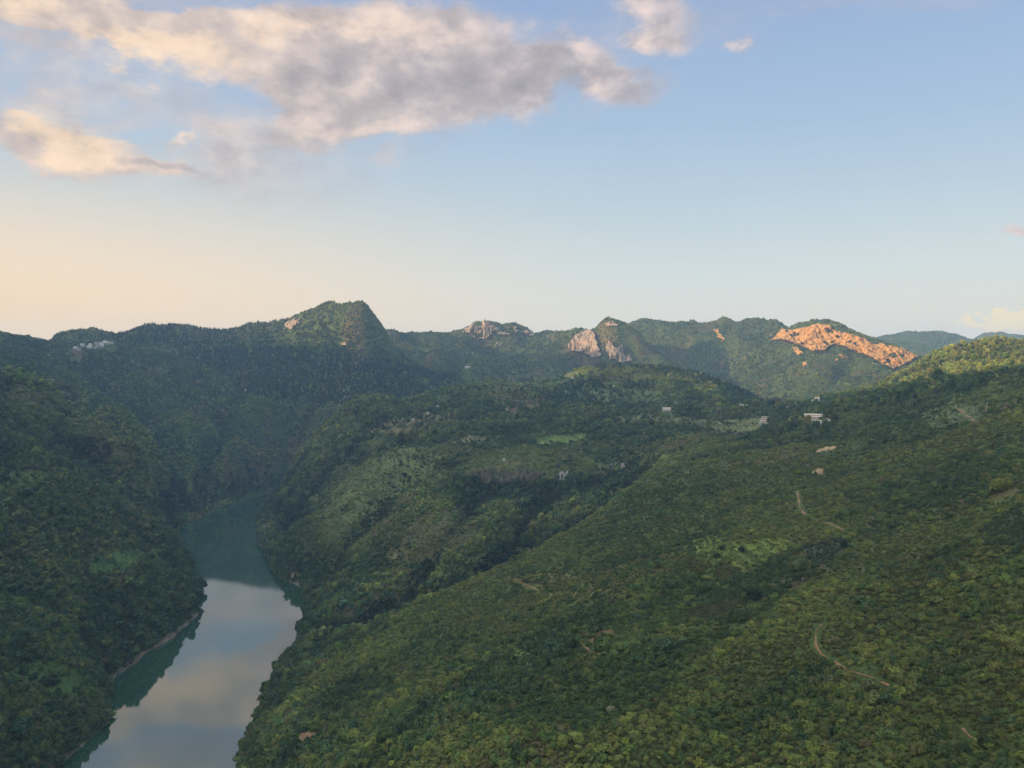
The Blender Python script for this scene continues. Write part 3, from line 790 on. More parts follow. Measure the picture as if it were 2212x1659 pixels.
# ------------------------------------------------------------------ rock faces
def build_cliff(kind, poly, relief, ragged, k):
    us, vs = [p[0] for p in poly], [p[1] for p in poly]
    st = 0.9 if max(us) - min(us) > 60 else 0.7
    U, V = np.meshgrid(np.arange(min(us) - 6, max(us) + 6, st), np.arange(min(vs) - 6, max(vs) + 6, st))
    x, y, z = hit(U.ravel(), V.ravel())
    # the most common distance of the face; points that landed on ground far before or behind it are not part of it
    inside = inpoly(U.ravel(), V.ravel(), poly)
    ok = ~np.isnan(x)
    if not (inside & ok).any():
        return None
    r0 = np.median(np.hypot(x, y)[inside & ok])
    ok &= np.abs(np.hypot(x, y) - r0) < 260
    x, y, z = np.nan_to_num(x), np.nan_to_num(y), np.nan_to_num(z)
    du = 7 * (fbm(x / 14, (y * .3 + z) / 14, 3, 61 + k) - .5)
    dv = 7 * (fbm(x / 14, (y * .3 + z) / 14, 3, 91 + k) - .5)
    ins = inpoly(U.ravel() + du, V.ravel() + dv, poly)
    body = .7 * fbm(x / 30, (y + z) / 30, 3, 55) + .3 * fbm(x / 7.5, z / 22, 4, 58) + .04
    if kind in ('grey', 'dark'):
        body = .25 * body + .75 * fbm(x / 3.2, z / 13, 3, 59)
    keep = ins & ok & (body > ragged - .03)
    cols = np.stack([fbm(x / 9, z / 45, 4, 11 + k), fbm(x / 5, z / 7, 3, 13 + k), ridged(x / 22, z / 60, 3, 17 + k)], -1)
    crag = ridged(x / 11 + .3 * cols[:, 1], z / 13, 3, 19 + k) - .55
    if kind == 'pink':
        crag = ridged(x / 7, z / 55, 3, 19 + k) - .55
    d = relief * (.45 + .8 * (body - ragged) * 4 + .8 * (cols[:, 0] - .5) + .5 * (cols[:, 1] - .5) + .5 * (cols[:, 2] - .5) + 1.25 * crag)
    d = np.clip(d, -1.5, relief * 1.9)
    r = np.hypot(x, y)
    G = keep.reshape(U.shape)
    edge = G[:-1, :-1] & G[1:, :-1] & G[:-1, 1:] & G[1:, 1:]
    # pull the rim of every face back into the hill
    inner = np.zeros_like(G)
    inner[1:-1, 1:-1] = G[1:-1, 1:-1] & G[:-2, 1:-1] & G[2:, 1:-1] & G[1:-1, :-2] & G[1:-1, 2:]
    d = np.where(inner.ravel(), d + 1.2, -2.5)
    X, Y = x - x / r * d, y - y / r * d
    Z = z + .15 * d
    n, mcol = U.shape
    idx = np.arange(n * mcol).reshape(n, mcol)
    f = np.stack([idx[:-1, :-1][edge], idx[1:, :-1][edge], idx[1:, 1:][edge], idx[:-1, 1:][edge]], -1)
    if len(f) < 4:
        return None
    used, inv = np.unique(f, return_inverse=True)
    me = mesh_from('cliff_face', np.stack([X, Y, Z], -1)[used], inv.reshape(f.shape), 4, M_ROCK[kind], False)
    return obj('cliff_face', me, kind='structure')


for k, (kind, poly, relief, ragged) in enumerate(ROCKS):
    build_cliff(kind, poly, relief, ragged, k)


# ------------------------------------------------------------------ dirt trails lying on the ground
def resample(p, step):
    p = np.array(p, float)
    seg = np.r_[0, np.cumsum(np.hypot(*(p[1:] - p[:-1]).T))]
    n = max(2, int(seg[-1] / step))
    s = np.linspace(0, seg[-1], n)
    return np.stack([np.interp(s, seg, p[:, 0]), np.interp(s, seg, p[:, 1])], -1)


TRAIL_XY = []
for pts, width in TRAILS:
    h = hit([p[0] for p in pts], [p[1] for p in pts])
    line = resample(h[:2].T[~np.isnan(h[0])], 1.2)
    TRAIL_XY.append((line, width))
    d = np.gradient(line, axis=0)
    nrm = np.stack([-d[:, 1], d[:, 0]], -1) / np.maximum(np.hypot(d[:, 0], d[:, 1])[:, None], 1e-6)
    wv = .48 * width * (.25 + 1.4 * vnoise(np.arange(len(line)) / 4.0, np.zeros(len(line)), 3))
    rows = []
    for s in (-.5, -.17, .17, .5):
        q = line + nrm * (wv * s)[:, None]
        rows.append(np.c_[q, ground(q[:, 0], q[:, 1]) + (.42 if abs(s) < .4 else .12)])
    V = np.stack(rows, 1).reshape(-1, 3)
    nn = len(line)
    a = (np.arange(nn - 1)[:, None] * 4 + np.arange(3)[None]).ravel()
    obj('dirt_path', mesh_from('dirt_path', V, np.stack([a, a + 1, a + 5, a + 4], -1), 4, M_DIRT, True), kind='structure')


# ------------------------------------------------------------------ plants
rng = np.random.default_rng(7)


def leaf_cloud(pos, nrm, size, aspect=1.0, jitter=.6, rg=rng):
    """one small quad for each position, facing roughly along nrm"""
    n = len(pos)
    nr = nrm + jitter * rg.normal(size=(n, 3))
    nr /= np.linalg.norm(nr, axis=1)[:, None]
    t = np.cross(nr, rg.normal(size=(n, 3)))
    t /= np.linalg.norm(t, axis=1)[:, None]
    b = np.cross(nr, t) * aspect
    s = (size * rg.uniform(.65, 1.35, n))[:, None]
    return np.stack([pos - t * s - b * s * .6, pos + t * s * .7 - b * s, pos + t * s + b * s * .7, pos - t * s * .6 + b * s], 1)


def plant_mesh(name, quads, leafval, mat):
    n = len(quads)
    me = mesh_from(name, quads.reshape(-1, 3), np.arange(n * 4).reshape(n, 4), 4, mat)
    at = me.attributes.new('leaf', 'FLOAT', 'POINT')
    at.data.foreach_set('value', np.repeat(leafval, 4).astype(np.float32))
    return me


def broadleaf(name, seed, n, size, lobes, tall=1.0, spread=1.0):
    """crown of radius about 1 made of leafy lobes of unequal size, resting on the ground"""
    rg = np.random.default_rng(seed)
    Q, L = [], []
    for k in range(lobes):
        a = rg.uniform(0, 2 * math.pi)
        rad = (rg.uniform(.15, .72) if k else 0.0) * spread
        R = rg.uniform(.34, .62) * (1 if k else 1.15)
        c = np.array([rad * math.cos(a), rad * math.sin(a), tall * rg.uniform(.35, 1.0) * (1.05 - .45 * rad)])
        m = int(n / lobes)
        v = rg.normal(size=(m, 3))
        v /= np.linalg.norm(v, axis=1)[:, None]
        v[:, 2] = np.where(v[:, 2] < -.35, -v[:, 2], v[:, 2])
        rr = R * rg.uniform(.72, 1.12, m)[:, None]
        p = c + v * rr * np.array([1, 1, .85])
        Q.append(leaf_cloud(p, v, size, rg=rg))
        L.append(np.clip(rg.uniform(.15, .85) + rg.normal(0, .16, m), 0, 1))
        # closed heart of the lobe so that the crown is dense
        m2 = max(10, m // 6)
        v2 = rg.normal(size=(m2, 3))
        v2 /= np.linalg.norm(v2, axis=1)[:, None]
        Q.append(leaf_cloud(c + v2 * R * .55, v2, R * .42, jitter=.1, rg=rg))
        L.append(np.full(m2, .35))
    return plant_mesh(name, np.concatenate(Q), np.concatenate(L), M_LEAF)


def conifer(name, seed, n, size, width=.26):
    """pointed tree, height 1, boughs in drooping tiers"""
    rg = np.random.default_rng(seed)
    h = rg.uniform(0, 1, n) ** 1.25
    h = (np.round(h * 9) + rg.uniform(-.25, .25, n)) / 9.5
    h = np.clip(h, .03, .98)
    a = rg.uniform(0, 2 * math.pi, n)
    r = width * (1 - h) ** .85 * rg.uniform(.45, 1.15, n) + .012
    p = np.stack([r * np.cos(a), r * np.sin(a), h - .25 * r], -1)
    nr = np.stack([np.cos(a) * .75, np.sin(a) * .75, np.full(n, .65)], -1)
    Q = leaf_cloud(p, nr, size, jitter=.35, rg=rg)
    ctr = Q.mean(1, keepdims=True)
    Q = ctr + (Q - ctr) * (.45 + .9 * (1 - h))[:, None, None]
    return plant_mesh(name, Q, rg.uniform(.1, .9, n), M_LEAF)


def tuft(name, seed, n, w=.11):
    """low clump of upright blades and twigs"""
    rg = np.random.default_rng(seed)
    a = rg.uniform(0, 2 * math.pi, n)
    b = rg.uniform(0, .75, n)
    foot = np.stack([np.cos(a) * b, np.sin(a) * b, np.zeros(n)], -1)
    lean = np.stack([np.cos(a), np.sin(a), np.zeros(n)], -1) * rg.uniform(.1, .7, n)[:, None] + rg.normal(0, .15, (n, 3))
    tip = foot + lean * .7 + np.array([0, 0, 1]) * rg.uniform(.4, 1.05, n)[:, None]
    side = np.stack([-np.sin(a), np.cos(a), np.zeros(n)], -1) * w
    return plant_mesh(name, np.stack([foot - side, foot + side, tip + side * .35, tip - side * .35], 1), rg.uniform(0, 1, n), M_LEAF)


PROTO = {
    'near': [broadleaf('shrub_a', 1, 340, .105, 7), broadleaf('shrub_b', 2, 360, .10, 9, .8, 1.2), broadleaf('shrub_c', 3, 300, .11, 5, 1.25, .8),
             broadleaf('shrub_d', 4, 330, .10, 8, .65, 1.25), broadleaf('shrub_e', 5, 300, .12, 6, 1.0)],
    'mid': [broadleaf('tree_a', 11, 120, .19, 6), broadleaf('tree_b', 12, 130, .18, 7, 1.3, .9), broadleaf('tree_c', 13, 110, .20, 5, .8, 1.15), broadleaf('tree_d', 14, 120, .19, 6, 1.7, .75)],
    'far': [broadleaf('tree_e', 21, 44, .32, 4), broadleaf('tree_f', 22, 44, .32, 4, 1.25, .9), broadleaf('tree_g', 23, 40, .34, 3, 1.5, .7)],
    'conifer': [conifer('conifer_a', 31, 110, .075), conifer('conifer_b', 32, 100, .07, .21), conifer('conifer_c', 33, 110, .08, .30)],
    'tuft': [tuft('tuft_a', 41, 34), tuft('tuft_b', 42, 30), tuft('tuft_c', 43, 38, .16)],
}


def scatter_system(name, kind_key, P, scl, rotz, tint, label=None):
    """one mass of plants of a sort: points on the ground, each carrying its size, turn and colour"""
    n = len(P)
    me = bpy.data.meshes.new(name)
    me.vertices.add(n)
    me.vertices.foreach_set('co', np.ascontiguousarray(P, np.float32).ravel())

    def att(nm, typ, arr, field='vector'):
        a = me.attributes.new(nm, typ, 'POINT')
        a.data.foreach_set(field, np.ascontiguousarray(arr, np.float32 if typ != 'INT' else np.int32).ravel())
    att('size', 'FLOAT_VECTOR', scl)
    att('turn', 'FLOAT_VECTOR', rotz)
    att('tint', 'FLOAT_VECTOR', tint)
    me.update()
    coll = bpy.data.collections.new(name + '_kinds')
    for pm in PROTO[kind_key]:
        coll.objects.link(bpy.data.objects.new(pm.name, pm))
    ng = bpy.data.node_groups.new(name, 'GeometryNodeTree')
    ng.interface.new_socket('Geometry', in_out='INPUT', socket_type='NodeSocketGeometry')
    ng.interface.new_socket('Geometry', in_out='OUTPUT', socket_type='NodeSocketGeometry')
    N, L = ng.nodes, ng.links
    gi, go = N.new('NodeGroupInput'), N.new('NodeGroupOutput')
    ci = N.new('GeometryNodeCollectionInfo')
    ci.inputs['Collection'].default_value = coll
    ci.inputs['Separate Children'].default_value = True
    ci.inputs['Reset Children'].default_value = True
    iop = N.new('GeometryNodeInstanceOnPoints')

    def named(nm):
        a = N.new('GeometryNodeInputNamedAttribute')
        a.data_type = 'FLOAT_VECTOR'
        a.inputs['Name'].default_value = nm
        return a.outputs['Attribute']
    rv = N.new('FunctionNodeRandomValue')
    rv.data_type = 'INT'
    for s in rv.inputs:
        if s.type == 'INT' and s.name == 'Max':
            s.default_value = len(PROTO[kind_key]) - 1
        if s.type == 'INT' and s.name == 'Min':
            s.default_value = 0
    L.new(gi.outputs[0], iop.inputs['Points'])
    L.new(ci.outputs[0], iop.inputs['Instance'])
    iop.inputs['Pick Instance'].default_value = True
    L.new([o for o in rv.outputs if o.type == 'INT'][0], iop.inputs['Instance Index'])
    e2r = N.new('FunctionNodeEulerToRotation')
    L.new(named('turn'), e2r.inputs[0])
    L.new(e2r.outputs[0], iop.inputs['Rotation'])
    L.new(named('size'), iop.inputs['Scale'])
    L.new(iop.outputs[0], go.inputs[0])
    o = obj(name, me, kind='stuff')
    if label:
        o['label'] = label
    md = o.modifiers.new('plants', 'NODES')
    md.node_group = ng
    return o


PAL = {'dark': (.036, .064, .024), 'mid': (.064, .106, .032), 'blue': (.036, .074, .040), 'olive': (.108, .120, .038), 'yellow': (.140, .168, .038), 'bright': (.094, .150, .034), 'brown': (.092, .084, .040)}
PALA = np.array([PAL[k] for k in ('dark', 'mid', 'blue', 'olive', 'yellow', 'bright', 'brown')])


def tints(x, y, n, forest, ridge=0.0):
    """colours in patches tens of metres wide, with odd ones mixed in"""
    a = fbm(x / 55, y / 55, 4, 41)
    b = fbm(x / 16, y / 16, 3, 43)
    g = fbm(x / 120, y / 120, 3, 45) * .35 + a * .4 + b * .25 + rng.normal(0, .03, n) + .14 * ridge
    dry = sstep(.42, .60, g)
    w = np.zeros((n, 7))
    w[:, 0] = 1.3 * (1 - dry) + .9 * forest
    w[:, 1] = .9
    w[:, 2] = .08 + .6 * forest
    w[:, 3] = 1.5 * dry * (1 - .75 * forest)
    w[:, 4] = 1.1 * dry * (1 - .8 * forest)
    w[:, 5] = .28 * (1 - .6 * forest)
    w[:, 6] = .30 * dry
    w /= w.sum(1, keepdims=True)
    pick = (w.cumsum(1) > rng.uniform(0, 1, n)[:, None]).argmax(1)
    second = (w.cumsum(1) > rng.uniform(0, 1, n)[:, None]).argmax(1)
    c = PALA[pick] * .6 + PALA[second] * .4
    return c * rng.uniform(.98, 1.30, n)[:, None] * (1 + .55 * ridge)[:, None]  # shading of spurs and hollows put into the tint


HOUSE_CLEAR = []       # (x, y, radius) kept free of plants, and of tall ones just before it


def clear_of_things(x, y, z):
    ok = np.ones(len(x), bool)
    for line, width in TRAIL_XY:
        bx = (x > line[:, 0].min() - 4) & (x < line[:, 0].max() + 4) & (y > line[:, 1].min() - 6) & (y < line[:, 1].max() + 4)
        ii = np.where(bx)[0]
        if len(ii):
            dx, dy = x[ii, None] - line[None, :, 0], y[ii, None] - line[None, :, 1]
            # clear a little more on the side towards the valley the trail is seen from
            dd = np.sqrt(dx ** 2 + np.where(dy < 0, dy * .62, dy) ** 2).min(1)
            ok[ii] &= dd > width * .5 + 1.1
    for hx, hy, hr in HOUSE_CLEAR:
        r = math.hypot(hx, hy)
        dx, dy = x - hx, y - hy
        along = -(dx * hx + dy * hy) / r             # metres towards the camera's side
        across = np.abs(dx * hy - dy * hx) / r
        ok &= ~((dx ** 2 + dy ** 2 < hr ** 2) | ((along > 0) & (along < hr * 2.6) & (across < hr * .9)))
        if hr > 6:
            ok &= ~((along > 0) & (along < 60) & (across < hr * .95) & (_hash((x * 9).astype(int), (y * 9).astype(int), 5) < .85))
    return ok


def scatter(r0, r1, spacing, seed):
    rg = np.random.default_rng(seed)
    half = math.radians(36.5)
    n = int(2.0 * (r1 ** 2 - r0 ** 2) * half / spacing ** 2)
    r = np.sqrt(rg.uniform(r0 ** 2, r1 ** 2, n))
    az = rg.uniform(-half, half, n)
    x, y = r * np.sin(az), r * np.cos(az)
    z = ground(x, y)
    u, v = project(x, y, z)
    steep = np.hypot(ground(x + 5, y) - ground(x - 5, y), ground(x, y + 5) - ground(x, y - 5)) / 10
    want = rg.uniform(0, 1, n) < np.sqrt(1 + 2.0 * steep ** 2) / 2.0
    return x, y, z, want & (z > .9) & (v < 1740) & visible(x, y, z, 6, 14)


# ------------------------------------------------------------------ houses
def boxes(name, lst, mat, parent):
    """one mesh of boxes (x0, x1, y0, y1, z0, z1)"""
    V, Fc = [], []
    for (x0, x1, y0, y1, z0, z1) in lst:
        b = len(V)
        V += [(x0, y0, z0), (x1, y0, z0), (x1, y1, z0), (x0, y1, z0), (x0, y0, z1), (x1, y0, z1), (x1, y1, z1), (x0, y1, z1)]
        Fc += [(b, b + 3, b + 2, b + 1), (b + 4, b + 5, b + 6, b + 7), (b, b + 1, b + 5, b + 4), (b + 1, b + 2, b + 6, b + 5), (b + 2, b + 3, b + 7, b + 6), (b + 3, b, b + 4, b + 7)]
    return obj(name, mesh_from(name, np.array(V, float), np.array(Fc), 4, mat), parent)


M_WHITE = plain_material('white_tile_wall', (.70, .69, .66), .6, .3)
M_CREAM = plain_material('cream_plaster', (.58, .53, .47), .8)
M_PINK = plain_material('pinkish_brick', (.47, .38, .34), .85)
M_GREYW = plain_material('grey_plaster', (.40, .40, .39), .85)
M_CONC = plain_material('concrete', (.33, .32, .30), .85)
M_DARKG = plain_material('window_glass', (.03, .04, .05), .15, .5)
M_DOOR = plain_material('timber_door', (.12, .07, .045), .6)
M_TILE = plain_material('dark_roof_tiles', (.10, .095, .10), .8)
M_BLUEROOF = plain_material('blue_sheet_roof', (.16, .25, .34), .5)
M_POLE = plain_material('pale_concrete_pole', (.46, .44, .41), .8)


def place(u, v, turn=0.0, name='house', **props):
    h = hit([u], [v])
    x, y = float(h[0, 0]), float(h[1, 0])
    e = bpy.data.objects.new(name, None)
    COL.objects.link(e)
    e.location = (x, y, float(ground(x, y)) + (2.0 if name == 'house' else 0.0))
    e.rotation_euler = (0, 0, math.atan2(-x, y) + math.radians(turn))
    e.scale = (.76, .76, .76)
    for k, q in props.items():
        e[k] = q
    return e


def storey(parent, w, d, z0, h, openings, wall, door=None, x0=0.0, pane=True):
    """four walls with real openings in the front; openings = [(centre, width, sill, head)]"""
    t = .3
    L, R = x0 - w / 2, x0 + w / 2
    fr, bk = -d / 2, d / 2
    bx = [(L, R, bk - t, bk, z0, z0 + h), (L, L + t, fr + t, bk - t, z0, z0 + h), (R - t, R, fr + t, bk - t, z0, z0 + h)]
    ops = sorted(openings)
    cur = L
    for c, ow, s, hd in ops:
        a, b = x0 + c - ow / 2, x0 + c + ow / 2
        bx.append((cur, a, fr, fr + t, z0, z0 + h))
        if s > 0:
            bx.append((a, b, fr, fr + t, z0, z0 + s))
        bx.append((a, b, fr, fr + t, z0 + hd, z0 + h))
        cur = b
    bx.append((cur, R, fr, fr + t, z0, z0 + h))
    boxes('wall', bx, wall, parent)
    for c, ow, s, hd in ops:
        a, b = x0 + c - ow / 2, x0 + c + ow / 2
        if s <= 0:
            boxes('door', [(a + .02, b - .02, fr + .2, fr + .26, z0 + .05, z0 + hd - .02)], M_DOOR, parent)
        elif pane:
            wd = boxes('window', [(a, a + .09, fr + .12, fr + .2, z0 + s, z0 + hd), (b - .09, b, fr + .12, fr + .2, z0 + s, z0 + hd),
                                  (a + .09, b - .09, fr + .12, fr + .2, z0 + s, z0 + s + .09), (a + .09, b - .09, fr + .12, fr + .2, z0 + hd - .09, z0 + hd),
                                  (x0 + c - .04, x0 + c + .04, fr + .13, fr + .19, z0 + s + .09, z0 + hd - .09)], M_WHITE, parent)
            boxes('pane', [(a + .09, b - .09, fr + .15, fr + .17, z0 + s + .09, z0 + hd - .09)], M_DARKG, wd)


def flat_roof(parent, w, d, z, mat, x0=0.0, over=.5, parapet=.7):
    L, R, f, b = x0 - w / 2 - over, x0 + w / 2 + over, -d / 2 - over, d / 2 + over
    bx = [(L, R, f, b, z, z + .25)]
    if parapet:
        q = z + .25
        bx += [(L, R, f, f + .2, q, q + parapet), (L, R, b - .2, b, q, q + parapet), (L, L + .2, f + .2, b - .2, q, q + parapet), (R - .2, R, f + .2, b - .2, q, q + parapet)]
    boxes('roof', bx, mat, parent)


def gable_roof(parent, w, d, z, rise, mat, x0=0.0, over=.6):
    L, R, f, b = x0 - w / 2 - over, x0 + w / 2 + over, -d / 2 - over, d / 2 + over
    t = .22
    V = [(L, f, z), (R, f, z), (R, b, z), (L, b, z), (L, 0, z + rise), (R, 0, z + rise), (L, f, z - t), (R, f, z - t), (R, b, z - t), (L, b, z - t)]
    Fc = [(0, 1, 5, 4), (2, 3, 4, 5), (6, 9, 8, 7), (0, 6, 7, 1), (2, 8, 9, 3), (1, 7, 8, 2), (3, 9, 6, 0), (1, 2, 5, 5), (3, 0, 4, 4)]
    me = bpy.data.meshes.new('roof')
    me.from_pydata(V, [], [tuple(dict.fromkeys(q)) for q in Fc])
    me.materials.append(mat)
    obj('roof', me, parent)


def base_slab(parent, w, d, x0=0.0, deep=6.0):
    boxes('foundation', [(x0 - w / 2 - .4, x0 + w / 2 + .4, -d / 2 - .4, d / 2 + .4, -deep, .35)], M_CONC, parent)


def win(n, w, ow, s=1.0, hd=2.4):
    return [(-w / 2 + w * (i + .5) / n, ow, s, hd) for i in range(n)]


G_VIL = 'houses of the hilltop village'
# long white two-storey block with four wide openings
e = place(1606, 884, -6, 'house', label='white two-storey house with four wide dark openings, standing alone on the terraced shoulder', category='house', group=G_VIL)
HOUSE_CLEAR.append((e.location.x, e.location.y, 11))
base_slab(e, 16, 7)
storey(e, 7, 6.4, .35, 3.2, [(-2, 1.2, 0, 2.4), (1.4, 1.8, .9, 2.4)], M_WHITE, x0=4.4)
storey(e, 16.5, 7, 3.75, 3.4, win(4, 16.5, 2.9, .8, 2.8), M_WHITE)
boxes('balcony', [(-8.25, 8.25, -4.7, -3.55, 3.55, 3.75), (-8.25, 8.25, -4.7, -4.6, 3.75, 4.6)], M_WHITE, e)
flat_roof(e, 16.5, 7, 7.15, M_WHITE, over=.3, parapet=.5)
boxes('stair_tower', [(-8.2, -5.6, -2, 2, 7.4, 9.8)], M_PINK, e)
# pinkish stepped house
e = place(1649, 915, 10, 'house', label='pinkish multi-level house with a roof terrace and stepped balconies beside dark trees', category='house', group=G_VIL)
HOUSE_CLEAR.append((e.location.x, e.location.y, 11))
base_slab(e, 15, 9)
storey(e, 9, 8, .35, 3.2, [(-3, 1.2, 0, 2.4), (0, 1.6, .9, 2.3), (3, 1.6, .9, 2.3)], M_CREAM)
storey(e, 12, 8, 3.75, 3.1, win(3, 12, 2.0), M_PINK)
boxes('balcony', [(-7, 4, -5.3, -4.05, 3.5, 3.7), (-7, 4, -5.3, -5.2, 3.7, 4.7)], M_WHITE, e)
storey(e, 7.5, 6.5, 7.1, 2.9, win(2, 7.5, 1.8), M_PINK, x0=1.8)
flat_roof(e, 12, 8, 6.85, M_CREAM, parapet=0)
flat_roof(e, 9.5, 7, 10.0, M_WHITE, x0=1.8, parapet=.4)
boxes('mast', [(-3.6, -3.45, 0, .15, 7.1, 12.5)], M_POLE, e)
# long pale house behind the yellow tree
e = place(1757, 908, -8, 'house', label='long pale two-storey house behind the yellow tree, a slanted sheet canopy on its right end', category='house', group=G_VIL)
HOUSE_CLEAR.append((e.location.x, e.location.y, 15))
base_slab(e, 27, 8)
storey(e, 10, 7.5, .35, 3.0, [(-2.8, 1.2, 0, 2.3), (0, 1.8, .9, 2.3), (3, 1.8, .9, 2.3)], M_PINK, x0=3)
storey(e, 27, 8, 3.6, 3.2, win(7, 27, 1.6), M_CREAM)
flat_roof(e, 27, 8, 6.8, M_WHITE, parapet=.9)
boxes('balcony', [(-1, 12, -5.4, -4.05, 3.38, 3.58), (-1, 12, -5.4, -5.3, 3.58, 4.4)], M_WHITE, e)
me = bpy.data.meshes.new('canopy_sheet')
me.from_pydata([(6, -3.4, 7.8), (13.8, -3.4, 12.0), (13.8, 3.4, 12.0), (6, 3.4, 7.8), (6, -3.4, 8.0), (13.8, -3.4, 12.2), (13.8, 3.4, 12.2), (6, 3.4, 8.0)], [],
               [(0, 3, 2, 1), (4, 5, 6, 7), (0, 1, 5, 4), (1, 2, 6, 5), (2, 3, 7, 6), (3, 0, 4, 7)])
me.materials.append(M_BLUEROOF)
obj('canopy_sheet', me, e)
boxes('canopy_post', [(13.4, 13.6, -3.3, -3.1, 7, 11.7)], M_POLE, e)
boxes('canopy_post', [(13.4, 13.6, 3.1, 3.3, 7, 11.7)], M_POLE, e)
# small white store below it
e = place(1768, 917, 6, 'house', label='small low white house just below the long pale house', category='house', group=G_VIL)
HOUSE_CLEAR.append((e.location.x, e.location.y, 7))
base_slab(e, 9, 6)
storey(e, 9, 6, .35, 2.9, [(-2.8, 1.6, .9, 2.2), (0, 1.1, 0, 2.2), (2.8, 1.6, .9, 2.2)], M_WHITE)
flat_roof(e, 9, 6, 3.25, M_CREAM, parapet=.3)
# tall narrow house up the slope
e = place(1765, 869, 14, 'house', label='tall narrow cream house standing highest in the village with a white annex', category='house', group=G_VIL)
HOUSE_CLEAR.append((e.location.x, e.location.y, 9))
base_slab(e, 9, 8)
for k in range(2):
    storey(e, 8.5, 8, .35 + 3.2 * k, 3.2, win(2, 8.5, 1.5) if k else [(-2, 1.2, 0, 2.4), (2, 1.6, .9, 2.3)], M_CREAM)
flat_roof(e, 8.5, 8, 6.75, M_WHITE, over=.3, parapet=.6)
boxes('stair_tower', [(1, 4, -2.5, 2, 7.0, 9.2)], M_CREAM, e)
boxes('annex', [(-10.5, -4.3, -2.5, 3, -3, 3.1)], M_WHITE, e)
# half hidden ones
for (u, v, w, lab, wall, tr) in [(1713, 893, 8, 'small pale gabled house half hidden among trees between the pinkish and the long pale house', M_CREAM, 30),
                                 (1701, 886, 6, 'tiny grey shed highest among the trees left of the long pale house', M_GREYW, -20),
                                 (1789, 915, 7, 'small white gabled house at the right-hand foot of the long pale house', M_WHITE, -25)]:
    e = place(u, v, tr, 'house', label=lab, category='house', group=G_VIL)
    HOUSE_CLEAR.append((e.location.x, e.location.y, w * .7))
    base_slab(e, w, 5.5)
    storey(e, w, 5.5, .35, 3.6, [(-w * .25, 1.2, 1, 2.3), (w * .2, 1.1, 0, 2.3)], wall)
    gable_roof(e, w, 5.5, 4.15, 1.6, M_TILE)
# the low house on the shoulder, its gabled hut
e = place(1440, 887, 4, 'house', label='long low white house with a row of dark windows on the middle of the plateau', category='house', group='scattered farmhouses')
HOUSE_CLEAR.append((e.location.x, e.location.y, 11))
base_slab(e, 18, 6)
storey(e, 18, 6, .35, 3.6, win(6, 18, 1.5, .9, 2.6), M_WHITE)
flat_roof(e, 18, 6, 3.95, M_CREAM, over=.4, parapet=.5)
e = place(1411, 882, 55, 'farm_hut', label='small gabled grey hut left of the long low white house', category='hut', group='scattered farm huts')
HOUSE_CLEAR.append((e.location.x, e.location.y, 5))
base_slab(e, 5, 4)
storey(e, 5, 4, .35, 2.5, [(0, 1.0, 0, 2.1)], M_GREYW)
gable_roof(e, 5, 4, 3.05, 2.4, M_TILE)
# long low building deep in the far valley
e = place(1011, 795, 0, 'house', label='very long low white building deep in the shaded valley behind the plateau', category='house', group='scattered farmhouses')
HOUSE_CLEAR.append((e.location.x, e.location.y, 12))
base_slab(e, 26, 5)
storey(e, 26, 5, .35, 3.0, win(8, 26, 1.8), M_WHITE)
gable_roof(e, 26, 5, 3.55, 1.0, M_GREYW)

# the white village high on the left
VILLAGE = [(163, 754, 11, 'W', 'G', 'white gabled house at the lower left end of the far village'), (170, 757, 8, 'C', 'G', 'small cream gabled house lowest in the far village'),
           (178, 748, 12, 'W', 'F', 'bright white flat-roofed house standing apart left of the far village centre'), (193, 752, 14, 'W', 'F', 'long white flat-roofed house in the front row of the far village'),
           (205, 752, 12, 'C', 'G', 'cream gabled house in the front row of the far village'), (195, 747, 9, 'W', 'G', 'white gabled house in the second row of the far village'),
           (212, 749, 13, 'P', 'F', 'pinkish flat-roofed house at the centre of the far village'), (219, 746, 13, 'C', 'F', 'cream flat-roofed house at the centre of the far village'),
           (208, 743, 11, 'G', 'G', 'grey gabled house at the back of the far village'), (227, 742, 12, 'W', 'F', 'white flat-roofed house highest in the far village'),
           (234, 743, 9, 'W', 'G', 'white gabled house near the upper right end of the far village'), (241, 742, 13, 'P', 'G', 'pinkish gabled house at the right end of the far village'),
           (221, 749, 9, 'W', 'G', 'small white gabled house below the centre of the far village')]
WM = {'W': M_WHITE, 'C': M_CREAM, 'P': M_PINK, 'G': M_GREYW}
for k, (u, v, w, wm, rf, lab) in enumerate(VILLAGE):
    e = place(u, v, (k * 47) % 60 - 30, 'house', label=lab, category='house', group='white houses of the far village')
    HOUSE_CLEAR.append((e.location.x, e.location.y, w * .85))
    base_slab(e, w, 7, deep=8)
    fl = 2 if rf == 'F' else 1
    for q in range(fl):
        storey(e, w, 7, .35 + 3.1 * q, 3.1, win(3, w, 1.6) if q else [(-w * .3, 1.6, 1, 2.3), (0, 1.2, 0, 2.3), (w * .3, 1.6, 1, 2.3)], WM[wm])
    if rf == 'F':
        flat_roof(e, w, 7, .35 + 3.1 * fl, M_WHITE, parapet=.6)
    else:
        gable_roof(e, w, 7, .57 + 3.1 * fl, 1.9, M_GREYW if wm == 'W' else M_TILE)

